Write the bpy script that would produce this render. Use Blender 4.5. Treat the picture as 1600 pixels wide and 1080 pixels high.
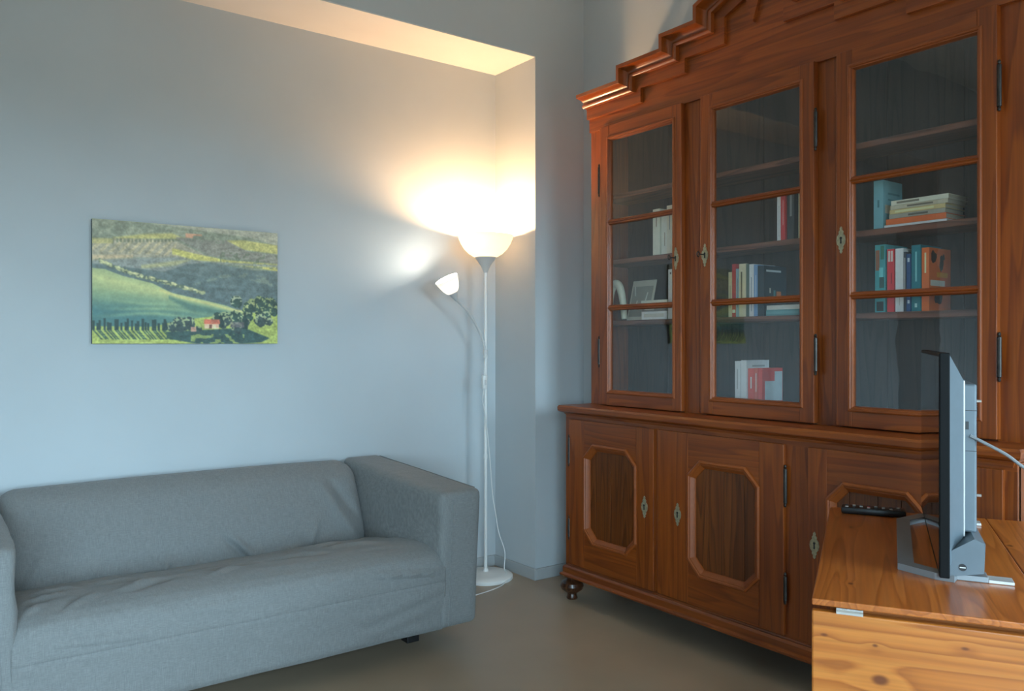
import bpy, bmesh, math, random
import numpy as np
from mathutils import Vector, Matrix, noise

for o in list(bpy.data.objects):
    bpy.data.objects.remove(o, do_unlink=True)
scene = bpy.context.scene
COL = scene.collection
R = math.radians

# ------------------------------------------------------------------ camera
cam_d = bpy.data.cameras.new('camera')
cam_d.sensor_width = 36.0
cam_d.lens = 36.0 * 1265.0 / 1600.0
cam_d.shift_y = -4.5 / 1600.0
cam_d.clip_start = 0.05
cam = bpy.data.objects.new('camera', cam_d)
COL.objects.link(cam)
cam.location = (0, 0, 1.2)
cam.rotation_euler = (R(90), 0, -math.atan(930.0 / 1265.0))
scene.camera = cam

# ------------------------------------------------------------------ world, daylight, exposure
world = bpy.data.worlds.new('sky')
scene.world = world
world.use_nodes = True
wn, wl = world.node_tree.nodes, world.node_tree.links
bg = wn['Background']
# pale blue daylight above the horizon, dim ground below it
geo = wn.new('ShaderNodeTexCoord')
sep = wn.new('ShaderNodeSeparateXYZ')
ramp_w = wn.new('ShaderNodeMapRange')
ramp_w.inputs['From Min'].default_value = -0.02
ramp_w.inputs['From Max'].default_value = 0.02
mixw = wn.new('ShaderNodeMix'); mixw.data_type = 'RGBA'
mixw.inputs['A'].default_value = (0.10, 0.11, 0.10, 1)
mixw.inputs['B'].default_value = (0.56, 0.825, 1.0, 1)
wl.new(geo.outputs['Generated'], sep.inputs[0])
wl.new(sep.outputs['Z'], ramp_w.inputs['Value'])
wl.new(ramp_w.outputs[0], mixw.inputs['Factor'])
wl.new(mixw.outputs['Result'], bg.inputs[0])
bg.inputs[1].default_value = 15.0

# the two windows behind the camera guide the daylight (portals give off no light themselves)
YB = -1.6
WINDOWS = [(-1.75, -0.15), (1.25, 2.55)]
WZ0, WZ1 = 0.40, 2.25
for wa, wb in WINDOWS:
    pd = bpy.data.lights.new('window_portal', 'AREA')
    pd.shape = 'RECTANGLE'
    pd.size, pd.size_y = wb - wa, WZ1 - WZ0
    pd.cycles.is_portal = True
    po = bpy.data.objects.new('window_portal', pd)
    COL.objects.link(po)
    po.location = ((wa + wb) / 2, YB - 0.02, (WZ0 + WZ1) / 2)
    po.rotation_euler = (R(90), 0, 0)

vs = scene.view_settings
vs.view_transform = 'Standard'
vs.look = 'None'
vs.gamma = 1.0
vs.use_curve_mapping = False
vs.exposure = 0.9
scene.cycles.use_denoising = True
scene.cycles.sample_clamp_indirect = 4.0

# ------------------------------------------------------------------ materials
def srgb(h):
    h = h.lstrip('#')
    c = [int(h[i:i + 2], 16) / 255 for i in (0, 2, 4)]
    return tuple(x / 12.92 if x <= 0.04045 else ((x + 0.055) / 1.055) ** 2.4 for x in c)

def mat_base(name):
    m = bpy.data.materials.new(name)
    m.use_nodes = True
    nt = m.node_tree
    return m, nt, nt.nodes['Principled BSDF']

def plain(name, col, rough=0.5, metal=0.0, var=0.06, scale=12.0, bump=0.0, bscale=200.0, coat=0.0, spec=0.5):
    m, nt, b = mat_base(name)
    tc = nt.nodes.new('ShaderNodeTexCoord')
    n = nt.nodes.new('ShaderNodeTexNoise')
    n.inputs['Scale'].default_value = scale
    n.inputs['Detail'].default_value = 4
    nt.links.new(tc.outputs['Object'], n.inputs['Vector'])
    r = nt.nodes.new('ShaderNodeValToRGB')
    c = np.array(col)
    r.color_ramp.elements[0].position = 0.3
    r.color_ramp.elements[1].position = 0.7
    r.color_ramp.elements[0].color = (*np.clip(c * (1 - var), 0, 1), 1)
    r.color_ramp.elements[1].color = (*np.clip(c * (1 + var), 0, 1), 1)
    nt.links.new(n.outputs['Fac'], r.inputs['Fac'])
    nt.links.new(r.outputs['Color'], b.inputs['Base Color'])
    b.inputs['Roughness'].default_value = rough
    b.inputs['Metallic'].default_value = metal
    b.inputs['Coat Weight'].default_value = coat
    b.inputs['Specular IOR Level'].default_value = spec
    if bump > 0:
        n2 = nt.nodes.new('ShaderNodeTexNoise')
        n2.inputs['Scale'].default_value = bscale
        n2.inputs['Detail'].default_value = 3
        nt.links.new(tc.outputs['Object'], n2.inputs['Vector'])
        bp = nt.nodes.new('ShaderNodeBump')
        bp.inputs['Strength'].default_value = bump
        bp.inputs['Distance'].default_value = 0.002
        nt.links.new(n2.outputs['Fac'], bp.inputs['Height'])
        nt.links.new(bp.outputs['Normal'], b.inputs['Normal'])
    return m

def wood(name, dark, mid, light, axis='Z', rough=0.36, coat=0.12, ring=11.0, knots=(), stretch=0.06, fine=1.0):
    """pine-like grain running along one object axis; knots: (x, y, z, radius, stretch along grain)"""
    m, nt, b = mat_base(name)
    N, L = nt.nodes, nt.links
    tc = N.new('ShaderNodeTexCoord')
    mp = N.new('ShaderNodeMapping')
    sc = [1.0, 1.0, 1.0]
    ai = 'XYZ'.index(axis)
    sc[ai] = stretch
    mp.inputs['Scale'].default_value = sc
    L.new(tc.outputs['Object'], mp.inputs['Vector'])
    n1 = N.new('ShaderNodeTexNoise')
    n1.inputs['Scale'].default_value = 9.0
    n1.inputs['Detail'].default_value = 2.0
    L.new(mp.outputs['Vector'], n1.inputs['Vector'])
    ringm = N.new('ShaderNodeMath'); ringm.operation = 'MULTIPLY'
    ringm.inputs[1].default_value = ring
    L.new(n1.outputs['Fac'], ringm.inputs[0])
    acc = ringm.outputs[0]
    kfac = None
    for kx, ky, kz, kr, ks in knots:
        sub = N.new('ShaderNodeVectorMath'); sub.operation = 'SUBTRACT'
        sub.inputs[1].default_value = (kx, ky, kz)
        L.new(tc.outputs['Object'], sub.inputs[0])
        mul = N.new('ShaderNodeVectorMath'); mul.operation = 'MULTIPLY'
        v = [1.0, 1.0, 1.0]; v[ai] = 1.0 / ks
        mul.inputs[1].default_value = v
        L.new(sub.outputs[0], mul.inputs[0])
        ln = N.new('ShaderNodeVectorMath'); ln.operation = 'LENGTH'
        L.new(mul.outputs[0], ln.inputs[0])
        mr = N.new('ShaderNodeMapRange')
        mr.interpolation_type = 'SMOOTHSTEP'
        mr.inputs['From Min'].default_value = kr * 0.45
        mr.inputs['From Max'].default_value = kr * 1.15
        mr.inputs['To Min'].default_value = 1.0
        mr.inputs['To Max'].default_value = 0.0
        L.new(ln.outputs['Value'], mr.inputs['Value'])
        mr2 = N.new('ShaderNodeMapRange')
        mr2.interpolation_type = 'SMOOTHSTEP'
        mr2.inputs['From Min'].default_value = kr * 0.6
        mr2.inputs['From Max'].default_value = kr * 4.5
        mr2.inputs['To Min'].default_value = 0.4
        mr2.inputs['To Max'].default_value = 0.0
        L.new(ln.outputs['Value'], mr2.inputs['Value'])
        ad = N.new('ShaderNodeMath'); ad.operation = 'ADD'
        L.new(acc, ad.inputs[0]); L.new(mr2.outputs[0], ad.inputs[1])
        acc = ad.outputs[0]
        if kfac is None:
            kfac = mr.outputs[0]
        else:
            mx = N.new('ShaderNodeMath'); mx.operation = 'MAXIMUM'
            L.new(kfac, mx.inputs[0]); L.new(mr.outputs[0], mx.inputs[1])
            kfac = mx.outputs[0]
    si = N.new('ShaderNodeMath'); si.operation = 'FRACT'
    L.new(acc, si.inputs[0])
    ramp = N.new('ShaderNodeValToRGB')
    e = ramp.color_ramp.elements
    e[0].position = 0.0; e[0].color = (*light, 1)
    e[1].position = 1.0; e[1].color = (*light, 1)
    k = e.new(0.55); k.color = (*mid, 1)
    k = e.new(0.86); k.color = (*dark, 1)
    k = e.new(0.93); k.color = (*mid, 1)
    L.new(si.outputs[0], ramp.inputs['Fac'])
    # fine fibres
    mp2 = N.new('ShaderNodeMapping')
    sc2 = [160.0 * fine] * 3; sc2[ai] = 4.0
    mp2.inputs['Scale'].default_value = sc2
    L.new(tc.outputs['Object'], mp2.inputs['Vector'])
    n2 = N.new('ShaderNodeTexNoise')
    n2.inputs['Scale'].default_value = 1.0
    n2.inputs['Detail'].default_value = 2.0
    L.new(mp2.outputs['Vector'], n2.inputs['Vector'])
    fr = N.new('ShaderNodeMapRange')
    fr.inputs['From Min'].default_value = 0.25; fr.inputs['From Max'].default_value = 0.75
    fr.inputs['To Min'].default_value = 0.82; fr.inputs['To Max'].default_value = 1.12
    L.new(n2.outputs['Fac'], fr.inputs['Value'])
    # broad tone changes
    n3 = N.new('ShaderNodeTexNoise')
    n3.inputs['Scale'].default_value = 3.5
    n3.inputs['Detail'].default_value = 2.0
    L.new(mp.outputs['Vector'], n3.inputs['Vector'])
    fr3 = N.new('ShaderNodeMapRange')
    fr3.inputs['From Min'].default_value = 0.3; fr3.inputs['From Max'].default_value = 0.7
    fr3.inputs['To Min'].default_value = 0.82; fr3.inputs['To Max'].default_value = 1.15
    L.new(n3.outputs['Fac'], fr3.inputs['Value'])
    mm = N.new('ShaderNodeMath'); mm.operation = 'MULTIPLY'
    L.new(fr.outputs[0], mm.inputs[0]); L.new(fr3.outputs[0], mm.inputs[1])
    vm = N.new('ShaderNodeVectorMath'); vm.operation = 'SCALE'
    L.new(ramp.outputs['Color'], vm.inputs[0]); L.new(mm.outputs[0], vm.inputs['Scale'])
    colout = vm.outputs[0]
    if kfac is not None:
        mix = N.new('ShaderNodeMix'); mix.data_type = 'RGBA'
        mix.inputs['B'].default_value = (dark[0] * 0.45, dark[1] * 0.38, dark[2] * 0.4, 1)
        L.new(kfac, mix.inputs['Factor']); L.new(colout, mix.inputs['A'])
        colout = mix.outputs['Result']
    L.new(colout, b.inputs['Base Color'])
    b.inputs['Roughness'].default_value = rough
    b.inputs['Coat Weight'].default_value = coat
    b.inputs['Coat Roughness'].default_value = 0.18
    bp = N.new('ShaderNodeBump')
    bp.inputs['Strength'].default_value = 0.15
    bp.inputs['Distance'].default_value = 0.001
    L.new(n2.outputs['Fac'], bp.inputs['Height'])
    L.new(bp.outputs['Normal'], b.inputs['Normal'])
    return m

CD, CM, CL = srgb('#74340e'), srgb('#833e10'), srgb('#8e4612')
M = {}
M['wood_v'] = wood('cabinet_wood_upright', CD, CM, CL, 'Z')
M['wood_h'] = wood('cabinet_wood_level', CD, CM, CL, 'Y')
M['wood_x'] = wood('cabinet_wood_deep', CD, CM, CL, 'X')
M['wood_in'] = wood('cabinet_inside_wood', srgb('#5a3324'), srgb('#7a4a36'), srgb('#8a5742'), 'Y', rough=0.5, coat=0.0)
M['wood_in_v'] = wood('cabinet_inside_back', srgb('#33231b'), srgb('#42302a'), srgb('#4a352c'), 'Z', rough=0.55, coat=0.0, fine=0.25)
M['panel'] = wood('door_panel_pine', srgb('#542a0e'), srgb('#673411'), srgb('#733d14'), 'Z', ring=16.0, rough=0.35)
M['wood_bead'] = plain('cabinet_moulding_wood', srgb('#874112'), 0.42, var=0.10, scale=45, coat=0.05)
M['wood_cornice'] = plain('cornice_varnished_wood', srgb('#874112'), 0.28, var=0.10, scale=45, coat=0.25)
M['foot_wood'] = wood('bun_foot_wood', srgb('#2a150b'), srgb('#4a2a17'), srgb('#5a3520'), 'Z', rough=0.3)
PD, PM, PL = srgb('#985015'), srgb('#b26422'), srgb('#bc702b')
M['pine_leaf'] = wood('table_leaf_pine', PD, PM, PL, 'X', ring=16.0, rough=0.38, coat=0.15, stretch=0.03,
                      knots=[(0.021, 0, 0.678, 0.004, 2.2), (0.104, 0, 0.671, 0.004, 1.6), (0.242, 0, 0.686, 0.004, 2.2), (0.112, 0, 0.612, 0.011, 1.5),
                             (0.5, 0, 0.6, 0.008, 1.5), (0.36, 0, 0.5, 0.009, 1.5), (0.16, 0, 0.4, 0.008, 1.5)])
TD, TM, TL = srgb('#964c16'), srgb('#a9591d'), srgb('#b36325')
M['pine_top'] = wood('table_top_pine', TD, TM, TL, 'Y', ring=16.0, rough=0.33, coat=0.3,
                     knots=[(0.057, 0.637, 0.74, 0.006, 2.0), (0.063, 0.124, 0.74, 0.006, 1.4), (0.389, 0.58, 0.74, 0.008, 1.5), (0.25, 0.3, 0.74, 0.006, 1.5)])
M['pine_frame'] = wood('table_frame_pine', TD, TM, TL, 'X', ring=16.0, rough=0.4)
M['pine_leg'] = wood('table_leg_pine', TD, TM, TL, 'Z', ring=16.0, rough=0.4)

M['wall'] = plain('wall_paint', (0.50, 0.535, 0.555), 0.85, var=0.03, scale=2.2, bump=0.08, bscale=60, spec=0.3)
M['wall_pale'] = plain('niche_ceiling_paint', (0.70, 0.69, 0.67), 0.85, var=0.03, scale=3, bump=0.06, bscale=60, spec=0.3)
M['ceiling'] = plain('ceiling_paint', (0.84, 0.83, 0.80), 0.9, var=0.02, scale=3, spec=0.2)
M['baseboard'] = plain('baseboard_paint', (0.40, 0.415, 0.42), 0.6, var=0.03, scale=4)
M['floor'] = plain('floor_resin', (0.35, 0.265, 0.185), 0.33, var=0.10, scale=1.6, bump=0.03, bscale=25)
M['white_plastic'] = plain('white_lamp_metal', (0.78, 0.76, 0.73), 0.35, var=0.02)
M['grey_plastic'] = plain('grey_socket_plastic', (0.60, 0.585, 0.57), 0.4, var=0.02)
M['cord_white'] = plain('white_cord', (0.75, 0.74, 0.72), 0.5, var=0.02)
M['brass'] = plain('aged_brass', srgb('#a2987c'), 0.4, metal=0.45, var=0.25, scale=120)
M['iron'] = plain('dark_iron', (0.045, 0.040, 0.036), 0.4, metal=0.7, var=0.3, scale=60)
M['black'] = plain('black_plastic', (0.012, 0.012, 0.013), 0.35, var=0.1)
M['tv_bezel'] = plain('tv_black_gloss', (0.006, 0.0065, 0.007), 0.45, var=0.05, spec=0.10)
M['tv_grey'] = plain('tv_grey_shell', srgb('#626c73'), 0.42, metal=0.2, var=0.04, scale=30)
M['tv_dark'] = plain('tv_dark_shell', srgb('#3c4348'), 0.45, metal=0.2, var=0.05)
M['stand'] = plain('stand_metal', srgb('#8b8f92'), 0.4, metal=0.4, var=0.05)
M['stand_pale'] = plain('stand_pale_tab', srgb('#c3c1be'), 0.35, metal=0.3, var=0.03)
M['steel'] = plain('bright_steel', (0.62, 0.62, 0.62), 0.3, metal=0.9, var=0.05)
M['cable_grey'] = plain('grey_cable', srgb('#77797a'), 0.45, var=0.03)
M['paper'] = plain('book_pages', srgb('#cfc6ae'), 0.8, var=0.06, scale=150)
M['canvas_edge'] = plain('canvas_edge', srgb('#4b5a55'), 0.7, var=0.1)

def screen_mat():
    m, nt, b = mat_base('tv_screen_glass')
    tc = nt.nodes.new('ShaderNodeTexCoord')
    n = nt.nodes.new('ShaderNodeTexNoise'); n.inputs['Scale'].default_value = 5
    r = nt.nodes.new('ShaderNodeValToRGB')
    r.color_ramp.elements[0].color = (0.010, 0.011, 0.013, 1)
    r.color_ramp.elements[1].color = (0.014, 0.015, 0.017, 1)
    nt.links.new(tc.outputs['Object'], n.inputs['Vector'])
    nt.links.new(n.outputs['Fac'], r.inputs['Fac'])
    nt.links.new(r.outputs['Color'], b.inputs['Base Color'])
    b.inputs['Roughness'].default_value = 0.04
    b.inputs['IOR'].default_value = 1.6
    return m
M['screen'] = screen_mat()

def fabric_mat():
    m, nt, b = mat_base('sofa_grey_cotton')
    N, L = nt.nodes, nt.links
    tc = N.new('ShaderNodeTexCoord')
    def weave(sx, sy, sz):
        mp = N.new('ShaderNodeMapping'); mp.inputs['Scale'].default_value = (sx, sy, sz)
        L.new(tc.outputs['Object'], mp.inputs['Vector'])
        n = N.new('ShaderNodeTexNoise'); n.inputs['Scale'].default_value = 1.0; n.inputs['Detail'].default_value = 2
        L.new(mp.outputs['Vector'], n.inputs['Vector'])
        return n.outputs['Fac']
    a = weave(900, 60, 40)
    c = weave(60, 900, 900)
    mx = N.new('ShaderNodeMath'); mx.operation = 'ADD'
    L.new(a, mx.inputs[0]); L.new(c, mx.inputs[1])
    r = N.new('ShaderNodeValToRGB')
    r.color_ramp.elements[0].position = 0.36; r.color_ramp.elements[0].color = (*srgb('#6f7070'), 1)
    r.color_ramp.elements[1].position = 0.66; r.color_ramp.elements[1].color = (*srgb('#868786'), 1)
    hf = N.new('ShaderNodeMath'); hf.operation = 'MULTIPLY'; hf.inputs[1].default_value = 0.5
    L.new(mx.outputs[0], hf.inputs[0]); L.new(hf.outputs[0], r.inputs['Fac'])
    L.new(r.outputs['Color'], b.inputs['Base Color'])
    b.inputs['Roughness'].default_value = 0.92
    b.inputs['Specular IOR Level'].default_value = 0.15
    b.inputs['Sheen Weight'].default_value = 0.15
    bp = N.new('ShaderNodeBump'); bp.inputs['Strength'].default_value = 0.25; bp.inputs['Distance'].default_value = 0.0015
    L.new(mx.outputs[0], bp.inputs['Height'])
    # soft creases
    n3 = N.new('ShaderNodeTexNoise'); n3.inputs['Scale'].default_value = 7; n3.inputs['Detail'].default_value = 3; n3.inputs['Distortion'].default_value = 0.8
    L.new(tc.outputs['Object'], n3.inputs['Vector'])
    bp2 = N.new('ShaderNodeBump'); bp2.inputs['Strength'].default_value = 0.30; bp2.inputs['Distance'].default_value = 0.02
    L.new(n3.outputs['Fac'], bp2.inputs['Height'])
    L.new(bp.outputs['Normal'], bp2.inputs['Normal'])
    L.new(bp2.outputs['Normal'], b.inputs['Normal'])
    return m
M['fabric'] = fabric_mat()

def glass_mat():
    m = bpy.data.materials.new('cabinet_glass')
    m.use_nodes = True
    nt = m.node_tree; N, L = nt.nodes, nt.links
    N.clear()
    out = N.new('ShaderNodeOutputMaterial')
    lw = N.new('ShaderNodeLayerWeight')
    p = N.new('ShaderNodeMath'); p.operation = 'POWER'; p.inputs[1].default_value = 4.0
    L.new(lw.outputs['Facing'], p.inputs[0])
    mr = N.new('ShaderNodeMapRange')
    mr.inputs['To Min'].default_value = 0.075; mr.inputs['To Max'].default_value = 0.9
    L.new(p.outputs[0], mr.inputs['Value'])
    tr = N.new('ShaderNodeBsdfTransparent'); tr.inputs[0].default_value = (0.985, 0.99, 0.985, 1)
    # old panes are slightly wavy
    tc = N.new('ShaderNodeTexCoord')
    n = N.new('ShaderNodeTexNoise'); n.inputs['Scale'].default_value = 6
    L.new(tc.outputs['Object'], n.inputs['Vector'])
    bp = N.new('ShaderNodeBump'); bp.inputs['Strength'].default_value = 0.05; bp.inputs['Distance'].default_value = 0.01
    L.new(n.outputs['Fac'], bp.inputs['Height'])
    gl = N.new('ShaderNodeBsdfGlossy'); gl.inputs['Roughness'].default_value = 0.01
    L.new(bp.outputs['Normal'], gl.inputs['Normal'])
    mx = N.new('ShaderNodeMixShader')
    L.new(mr.outputs[0], mx.inputs[0]); L.new(tr.outputs[0], mx.inputs[1]); L.new(gl.outputs[0], mx.inputs[2])
    L.new(mx.outputs[0], out.inputs[0])
    return m
M['glass'] = glass_mat()

def shade_mat(name, col, trans):
    m = bpy.data.materials.new(name)
    m.use_nodes = True
    nt = m.node_tree; N, L = nt.nodes, nt.links
    N.clear()
    out = N.new('ShaderNodeOutputMaterial')
    d = N.new('ShaderNodeBsdfDiffuse'); d.inputs[0].default_value = (*col, 1)
    t = N.new('ShaderNodeBsdfTranslucent'); t.inputs[0].default_value = (*col, 1)
    tc = N.new('ShaderNodeTexCoord'); n = N.new('ShaderNodeTexNoise'); n.inputs['Scale'].default_value = 20
    L.new(tc.outputs['Object'], n.inputs['Vector'])
    mr = N.new('ShaderNodeMapRange'); mr.inputs['To Min'].default_value = trans * 0.95; mr.inputs['To Max'].default_value = trans * 1.05
    L.new(n.outputs['Fac'], mr.inputs['Value'])
    mx = N.new('ShaderNodeMixShader')
    L.new(mr.outputs[0], mx.inputs[0]); L.new(d.outputs[0], mx.inputs[1]); L.new(t.outputs[0], mx.inputs[2])
    g = N.new('ShaderNodeBsdfGlossy'); g.inputs['Roughness'].default_value = 0.25
    m2 = N.new('ShaderNodeMixShader'); m2.inputs[0].default_value = 0.04
    L.new(mx.outputs[0], m2.inputs[1]); L.new(g.outputs[0], m2.inputs[2])
    L.new(m2.outputs[0], out.inputs[0])
    return m
M['shade'] = shade_mat('opal_shade', (0.93, 0.91, 0.87), 0.62)
M['shade_small'] = shade_mat('opal_small_shade', (0.90, 0.88, 0.85), 0.40)

def emit_mat(name, col, strength):
    m = bpy.data.materials.new(name)
    m.use_nodes = True
    nt = m.node_tree; N, L = nt.nodes, nt.links
    N.clear()
    out = N.new('ShaderNodeOutputMaterial')
    e = N.new('ShaderNodeEmission')
    e.inputs[0].default_value = (*col, 1); e.inputs[1].default_value = strength
    L.new(e.outputs[0], out.inputs[0])
    return m

_bm = {}
def book_mat(hexc, rough=0.5):
    if hexc not in _bm:
        _bm[hexc] = plain('book_cover_' + hexc.strip('#'), tuple(min(0.88, 1.45 * c) for c in srgb(hexc)), rough, var=0.05, scale=40)
    return _bm[hexc]

# ------------------------------------------------------------------ mesh helpers
def box(bm, x0, x1, y0, y1, z0, z1, bevel=0.0):
    vs_ = [bm.verts.new((x, y, z)) for x in (x0, x1) for y in (y0, y1) for z in (z0, z1)]
    F = [(0, 1, 3, 2), (4, 6, 7, 5), (0, 4, 5, 1), (2, 3, 7, 6), (0, 2, 6, 4), (1, 5, 7, 3)]
    fs = [bm.faces.new([vs_[i] for i in f]) for f in F]
    if bevel > 0:
        es = list({e for f in fs for e in f.edges})
        bmesh.ops.bevel(bm, geom=es, offset=bevel, segments=2, affect='EDGES', profile=0.5)
    return bm

def prism(bm, pts, lo, hi, axis='X', hole=None):
    """polygon in the plane across `axis`, extruded lo..hi; pts are the two other coordinates in xyz order"""
    def mk(p, t):
        return {'X': (t, p[0], p[1]), 'Y': (p[0], t, p[1]), 'Z': (p[0], p[1], t)}[axis]
    a = [bm.verts.new(mk(p, lo)) for p in pts]
    b = [bm.verts.new(mk(p, hi)) for p in pts]
    n = len(pts)
    bm.faces.new(a); bm.faces.new(b[::-1])
    for i in range(n):
        j = (i + 1) % n
        bm.faces.new([a[i], b[i], b[j], a[j]])
    return bm

def lathe(bm, prof, c=(0, 0, 0), seg=32, mat=None, close=False):
    """prof: (radius, height) list, revolved about Z then moved by mat or c"""
    rings = []
    for r, h in prof:
        if r < 1e-6:
            rings.append([bm.verts.new((0, 0, h))])
        else:
            rings.append([bm.verts.new((r * math.cos(2 * math.pi * k / seg), r * math.sin(2 * math.pi * k / seg), h)) for k in range(seg)])
    pairs = list(zip(rings, rings[1:]))
    if close:
        pairs.append((rings[-1], rings[0]))
    for A, B in pairs:
        for k in range(seg):
            l = (k + 1) % seg
            if len(A) == 1 and len(B) == 1:
                continue
            if len(A) == 1:
                bm.faces.new([A[0], B[k], B[l]])
            elif len(B) == 1:
                bm.faces.new([A[k], A[l], B[0]])
            else:
                bm.faces.new([A[k], A[l], B[l], B[k]])
    T = mat if mat is not None else Matrix.Translation(c)
    vv = [v for ring in rings for v in ring]
    bmesh.ops.transform(bm, matrix=T, verts=vv)
    return bm

def smooth_path(pts, n=8):
    pts = [Vector(p) for p in pts]
    out = []
    for i in range(len(pts) - 1):
        p0 = pts[max(i - 1, 0)]; p1 = pts[i]; p2 = pts[i + 1]; p3 = pts[min(i + 2, len(pts) - 1)]
        for k in range(n):
            t = k / n
            out.append(0.5 * ((2 * p1) + (-p0 + p2) * t + (2 * p0 - 5 * p1 + 4 * p2 - p3) * t * t + (-p0 + 3 * p1 - 3 * p2 + p3) * t ** 3))
    out.append(pts[-1])
    return out

def tube(bm, pts, r, seg=10):
    pts = [Vector(p) for p in pts]
    rings = []
    up = Vector((0.3, 0.2, 1)).normalized()
    for i, p in enumerate(pts):
        d = (pts[min(i + 1, len(pts) - 1)] - pts[max(i - 1, 0)]).normalized()
        s = d.cross(up)
        if s.length < 1e-3:
            s = d.cross(Vector((1, 0, 0)))
        s.normalize()
        up = s.cross(d).normalized()
        rr = r[i] if isinstance(r, (list, tuple)) else r
        rings.append([bm.verts.new(p + rr * (math.cos(2 * math.pi * k / seg) * s + math.sin(2 * math.pi * k / seg) * up)) for k in range(seg)])
    for A, B in zip(rings, rings[1:]):
        for k in range(seg):
            l = (k + 1) % seg
            bm.faces.new([A[k], A[l], B[l], B[k]])
    bm.faces.new(rings[0][::-1]); bm.faces.new(rings[-1])
    return bm

def loft(bm, rings, closed=True, caps=True):
    V = [[bm.verts.new(p) for p in r] for r in rings]
    n = len(V[0])
    for A, B in zip(V, V[1:]):
        for k in range(n if closed else n - 1):
            l = (k + 1) % n
            bm.faces.new([A[k], A[l], B[l], B[k]])
    if caps:
        bm.faces.new(V[0][::-1]); bm.faces.new(V[-1])
    return bm

def rbox(bm, lo, hi, r, n=(20, 20, 20), fn=None):
    """softly rounded box made of a grid, bent by fn(Vector)->Vector"""
    lo, hi = Vector(lo), Vector(hi)
    verts = {}
    def pt(i, j, k):
        key = (i, j, k)
        if key not in verts:
            p = Vector((lo[0] + (hi[0] - lo[0]) * i / n[0], lo[1] + (hi[1] - lo[1]) * j / n[1], lo[2] + (hi[2] - lo[2]) * k / n[2]))
            q = Vector([min(max(p[a], lo[a] + r), hi[a] - r) for a in range(3)])
            d = p - q
            if d.length > 1e-9:
                p = q + d.normalized() * r
            if fn:
                p = fn(p)
            verts[key] = bm.verts.new(p)
        return verts[key]
    for i in range(n[0]):
        for j in range(n[1]):
            bm.faces.new([pt(i, j, 0), pt(i, j + 1, 0), pt(i + 1, j + 1, 0), pt(i + 1, j, 0)])
            bm.faces.new([pt(i, j, n[2]), pt(i + 1, j, n[2]), pt(i + 1, j + 1, n[2]), pt(i, j + 1, n[2])])
    for i in range(n[0]):
        for k in range(n[2]):
            bm.faces.new([pt(i, 0, k), pt(i + 1, 0, k), pt(i + 1, 0, k + 1), pt(i, 0, k + 1)])
            bm.faces.new([pt(i, n[1], k), pt(i, n[1], k + 1), pt(i + 1, n[1], k + 1), pt(i + 1, n[1], k)])
    for j in range(n[1]):
        for k in range(n[2]):
            bm.faces.new([pt(0, j, k), pt(0, j, k + 1), pt(0, j + 1, k + 1), pt(0, j + 1, k)])
            bm.faces.new([pt(n[0], j, k), pt(n[0], j + 1, k), pt(n[0], j + 1, k + 1), pt(n[0], j, k + 1)])
    return bm

def root_matrix(o):
    while o.parent:
        o = o.parent
    return Matrix.Translation(o.location) @ o.rotation_euler.to_matrix().to_4x4()

def obj(name, bm, mat, parent=None, smooth=False, angle=35, local=False):
    """link the bmesh as one mesh object; shapes are given in world metres unless local"""
    if parent is not None and not local:
        bmesh.ops.transform(bm, matrix=root_matrix(parent).inverted(), verts=bm.verts)
    bmesh.ops.recalc_face_normals(bm, faces=bm.faces)
    if smooth:
        for f in bm.faces:
            f.smooth = True
        for e in bm.edges:
            if len(e.link_faces) == 2 and e.calc_face_angle(0) > R(angle):
                e.smooth = False
    me = bpy.data.meshes.new(name)
    bm.to_mesh(me); bm.free()
    me.materials.append(M[mat] if isinstance(mat, str) else mat)
    o = bpy.data.objects.new(name, me)
    COL.objects.link(o)
    if parent is not None:
        o.parent = parent
    return o

def nb():
    return bmesh.new()

def B(*a, **k):
    return box(bmesh.new(), *a, **k)

def tag(o, label, cat, group=None):
    o['label'] = label; o['category'] = cat
    if group:
        o['group'] = group
    return o

def thing(name, label, cat, loc=(0, 0, 0), rz=0.0, group=None):
    o = bpy.data.objects.new(name, None)
    o.empty_display_size = 0.1
    COL.objects.link(o)
    o.location = loc; o.rotation_euler = (0, 0, rz)
    return tag(o, label, cat, group)

def struct(name, bm, mat, parent=None):
    o = obj(name, bm, mat, parent)
    if parent is None:
        o['kind'] = 'structure'
    return o

# ------------------------------------------------------------------ the room
XR, XL = 2.84, -2.3          # right and left wall faces
YF, YN = 3.225, 3.575         # wall with the niche, niche back
ZC, ZN = 3.35, 2.643         # ceiling, niche ceiling
XJ, XN = 2.517, -1.5         # niche right jamb, niche left end
T = 0.15
struct('floor', B(XL - T, XR + T, YB - T, YN + T, -0.1, 0.0), 'floor')
struct('ceiling', B(XL - T, XR + T, YB - T, YN + T, ZC, ZC + 0.1), 'ceiling')
bm = nb()
box(bm, XJ, XR + T, YF, YN + T, 0, ZC)                 # pier right of the niche
box(bm, XL - T, XN, YF, YN + T, 0, ZC)                 # pier left of the niche
box(bm, XN, XJ, YF, YN + T, ZN + 0.006, ZC)            # header over the niche
struct('wall_back', bm, 'wall')
struct('wall_niche', B(XN, XJ, YN, YN + T, 0, ZN + 0.006), 'wall')
struct('ceiling_niche', B(XN, XJ, YF + 0.001, YN, ZN, ZN + 0.006), 'wall_pale')
struct('wall_right', B(XR, XR + T, YB - T, YF, 0, ZC), 'wall')
struct('wall_left', B(XL - T, XL, YB - T, YF, 0, ZC), 'wall')
bm = nb()
xs_ = [XL - T] + [x for w in WINDOWS for x in w] + [XR + T]
for k in range(0, len(xs_), 2):
    box(bm, xs_[k], xs_[k + 1], YB - T, YB, 0, ZC)
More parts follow.
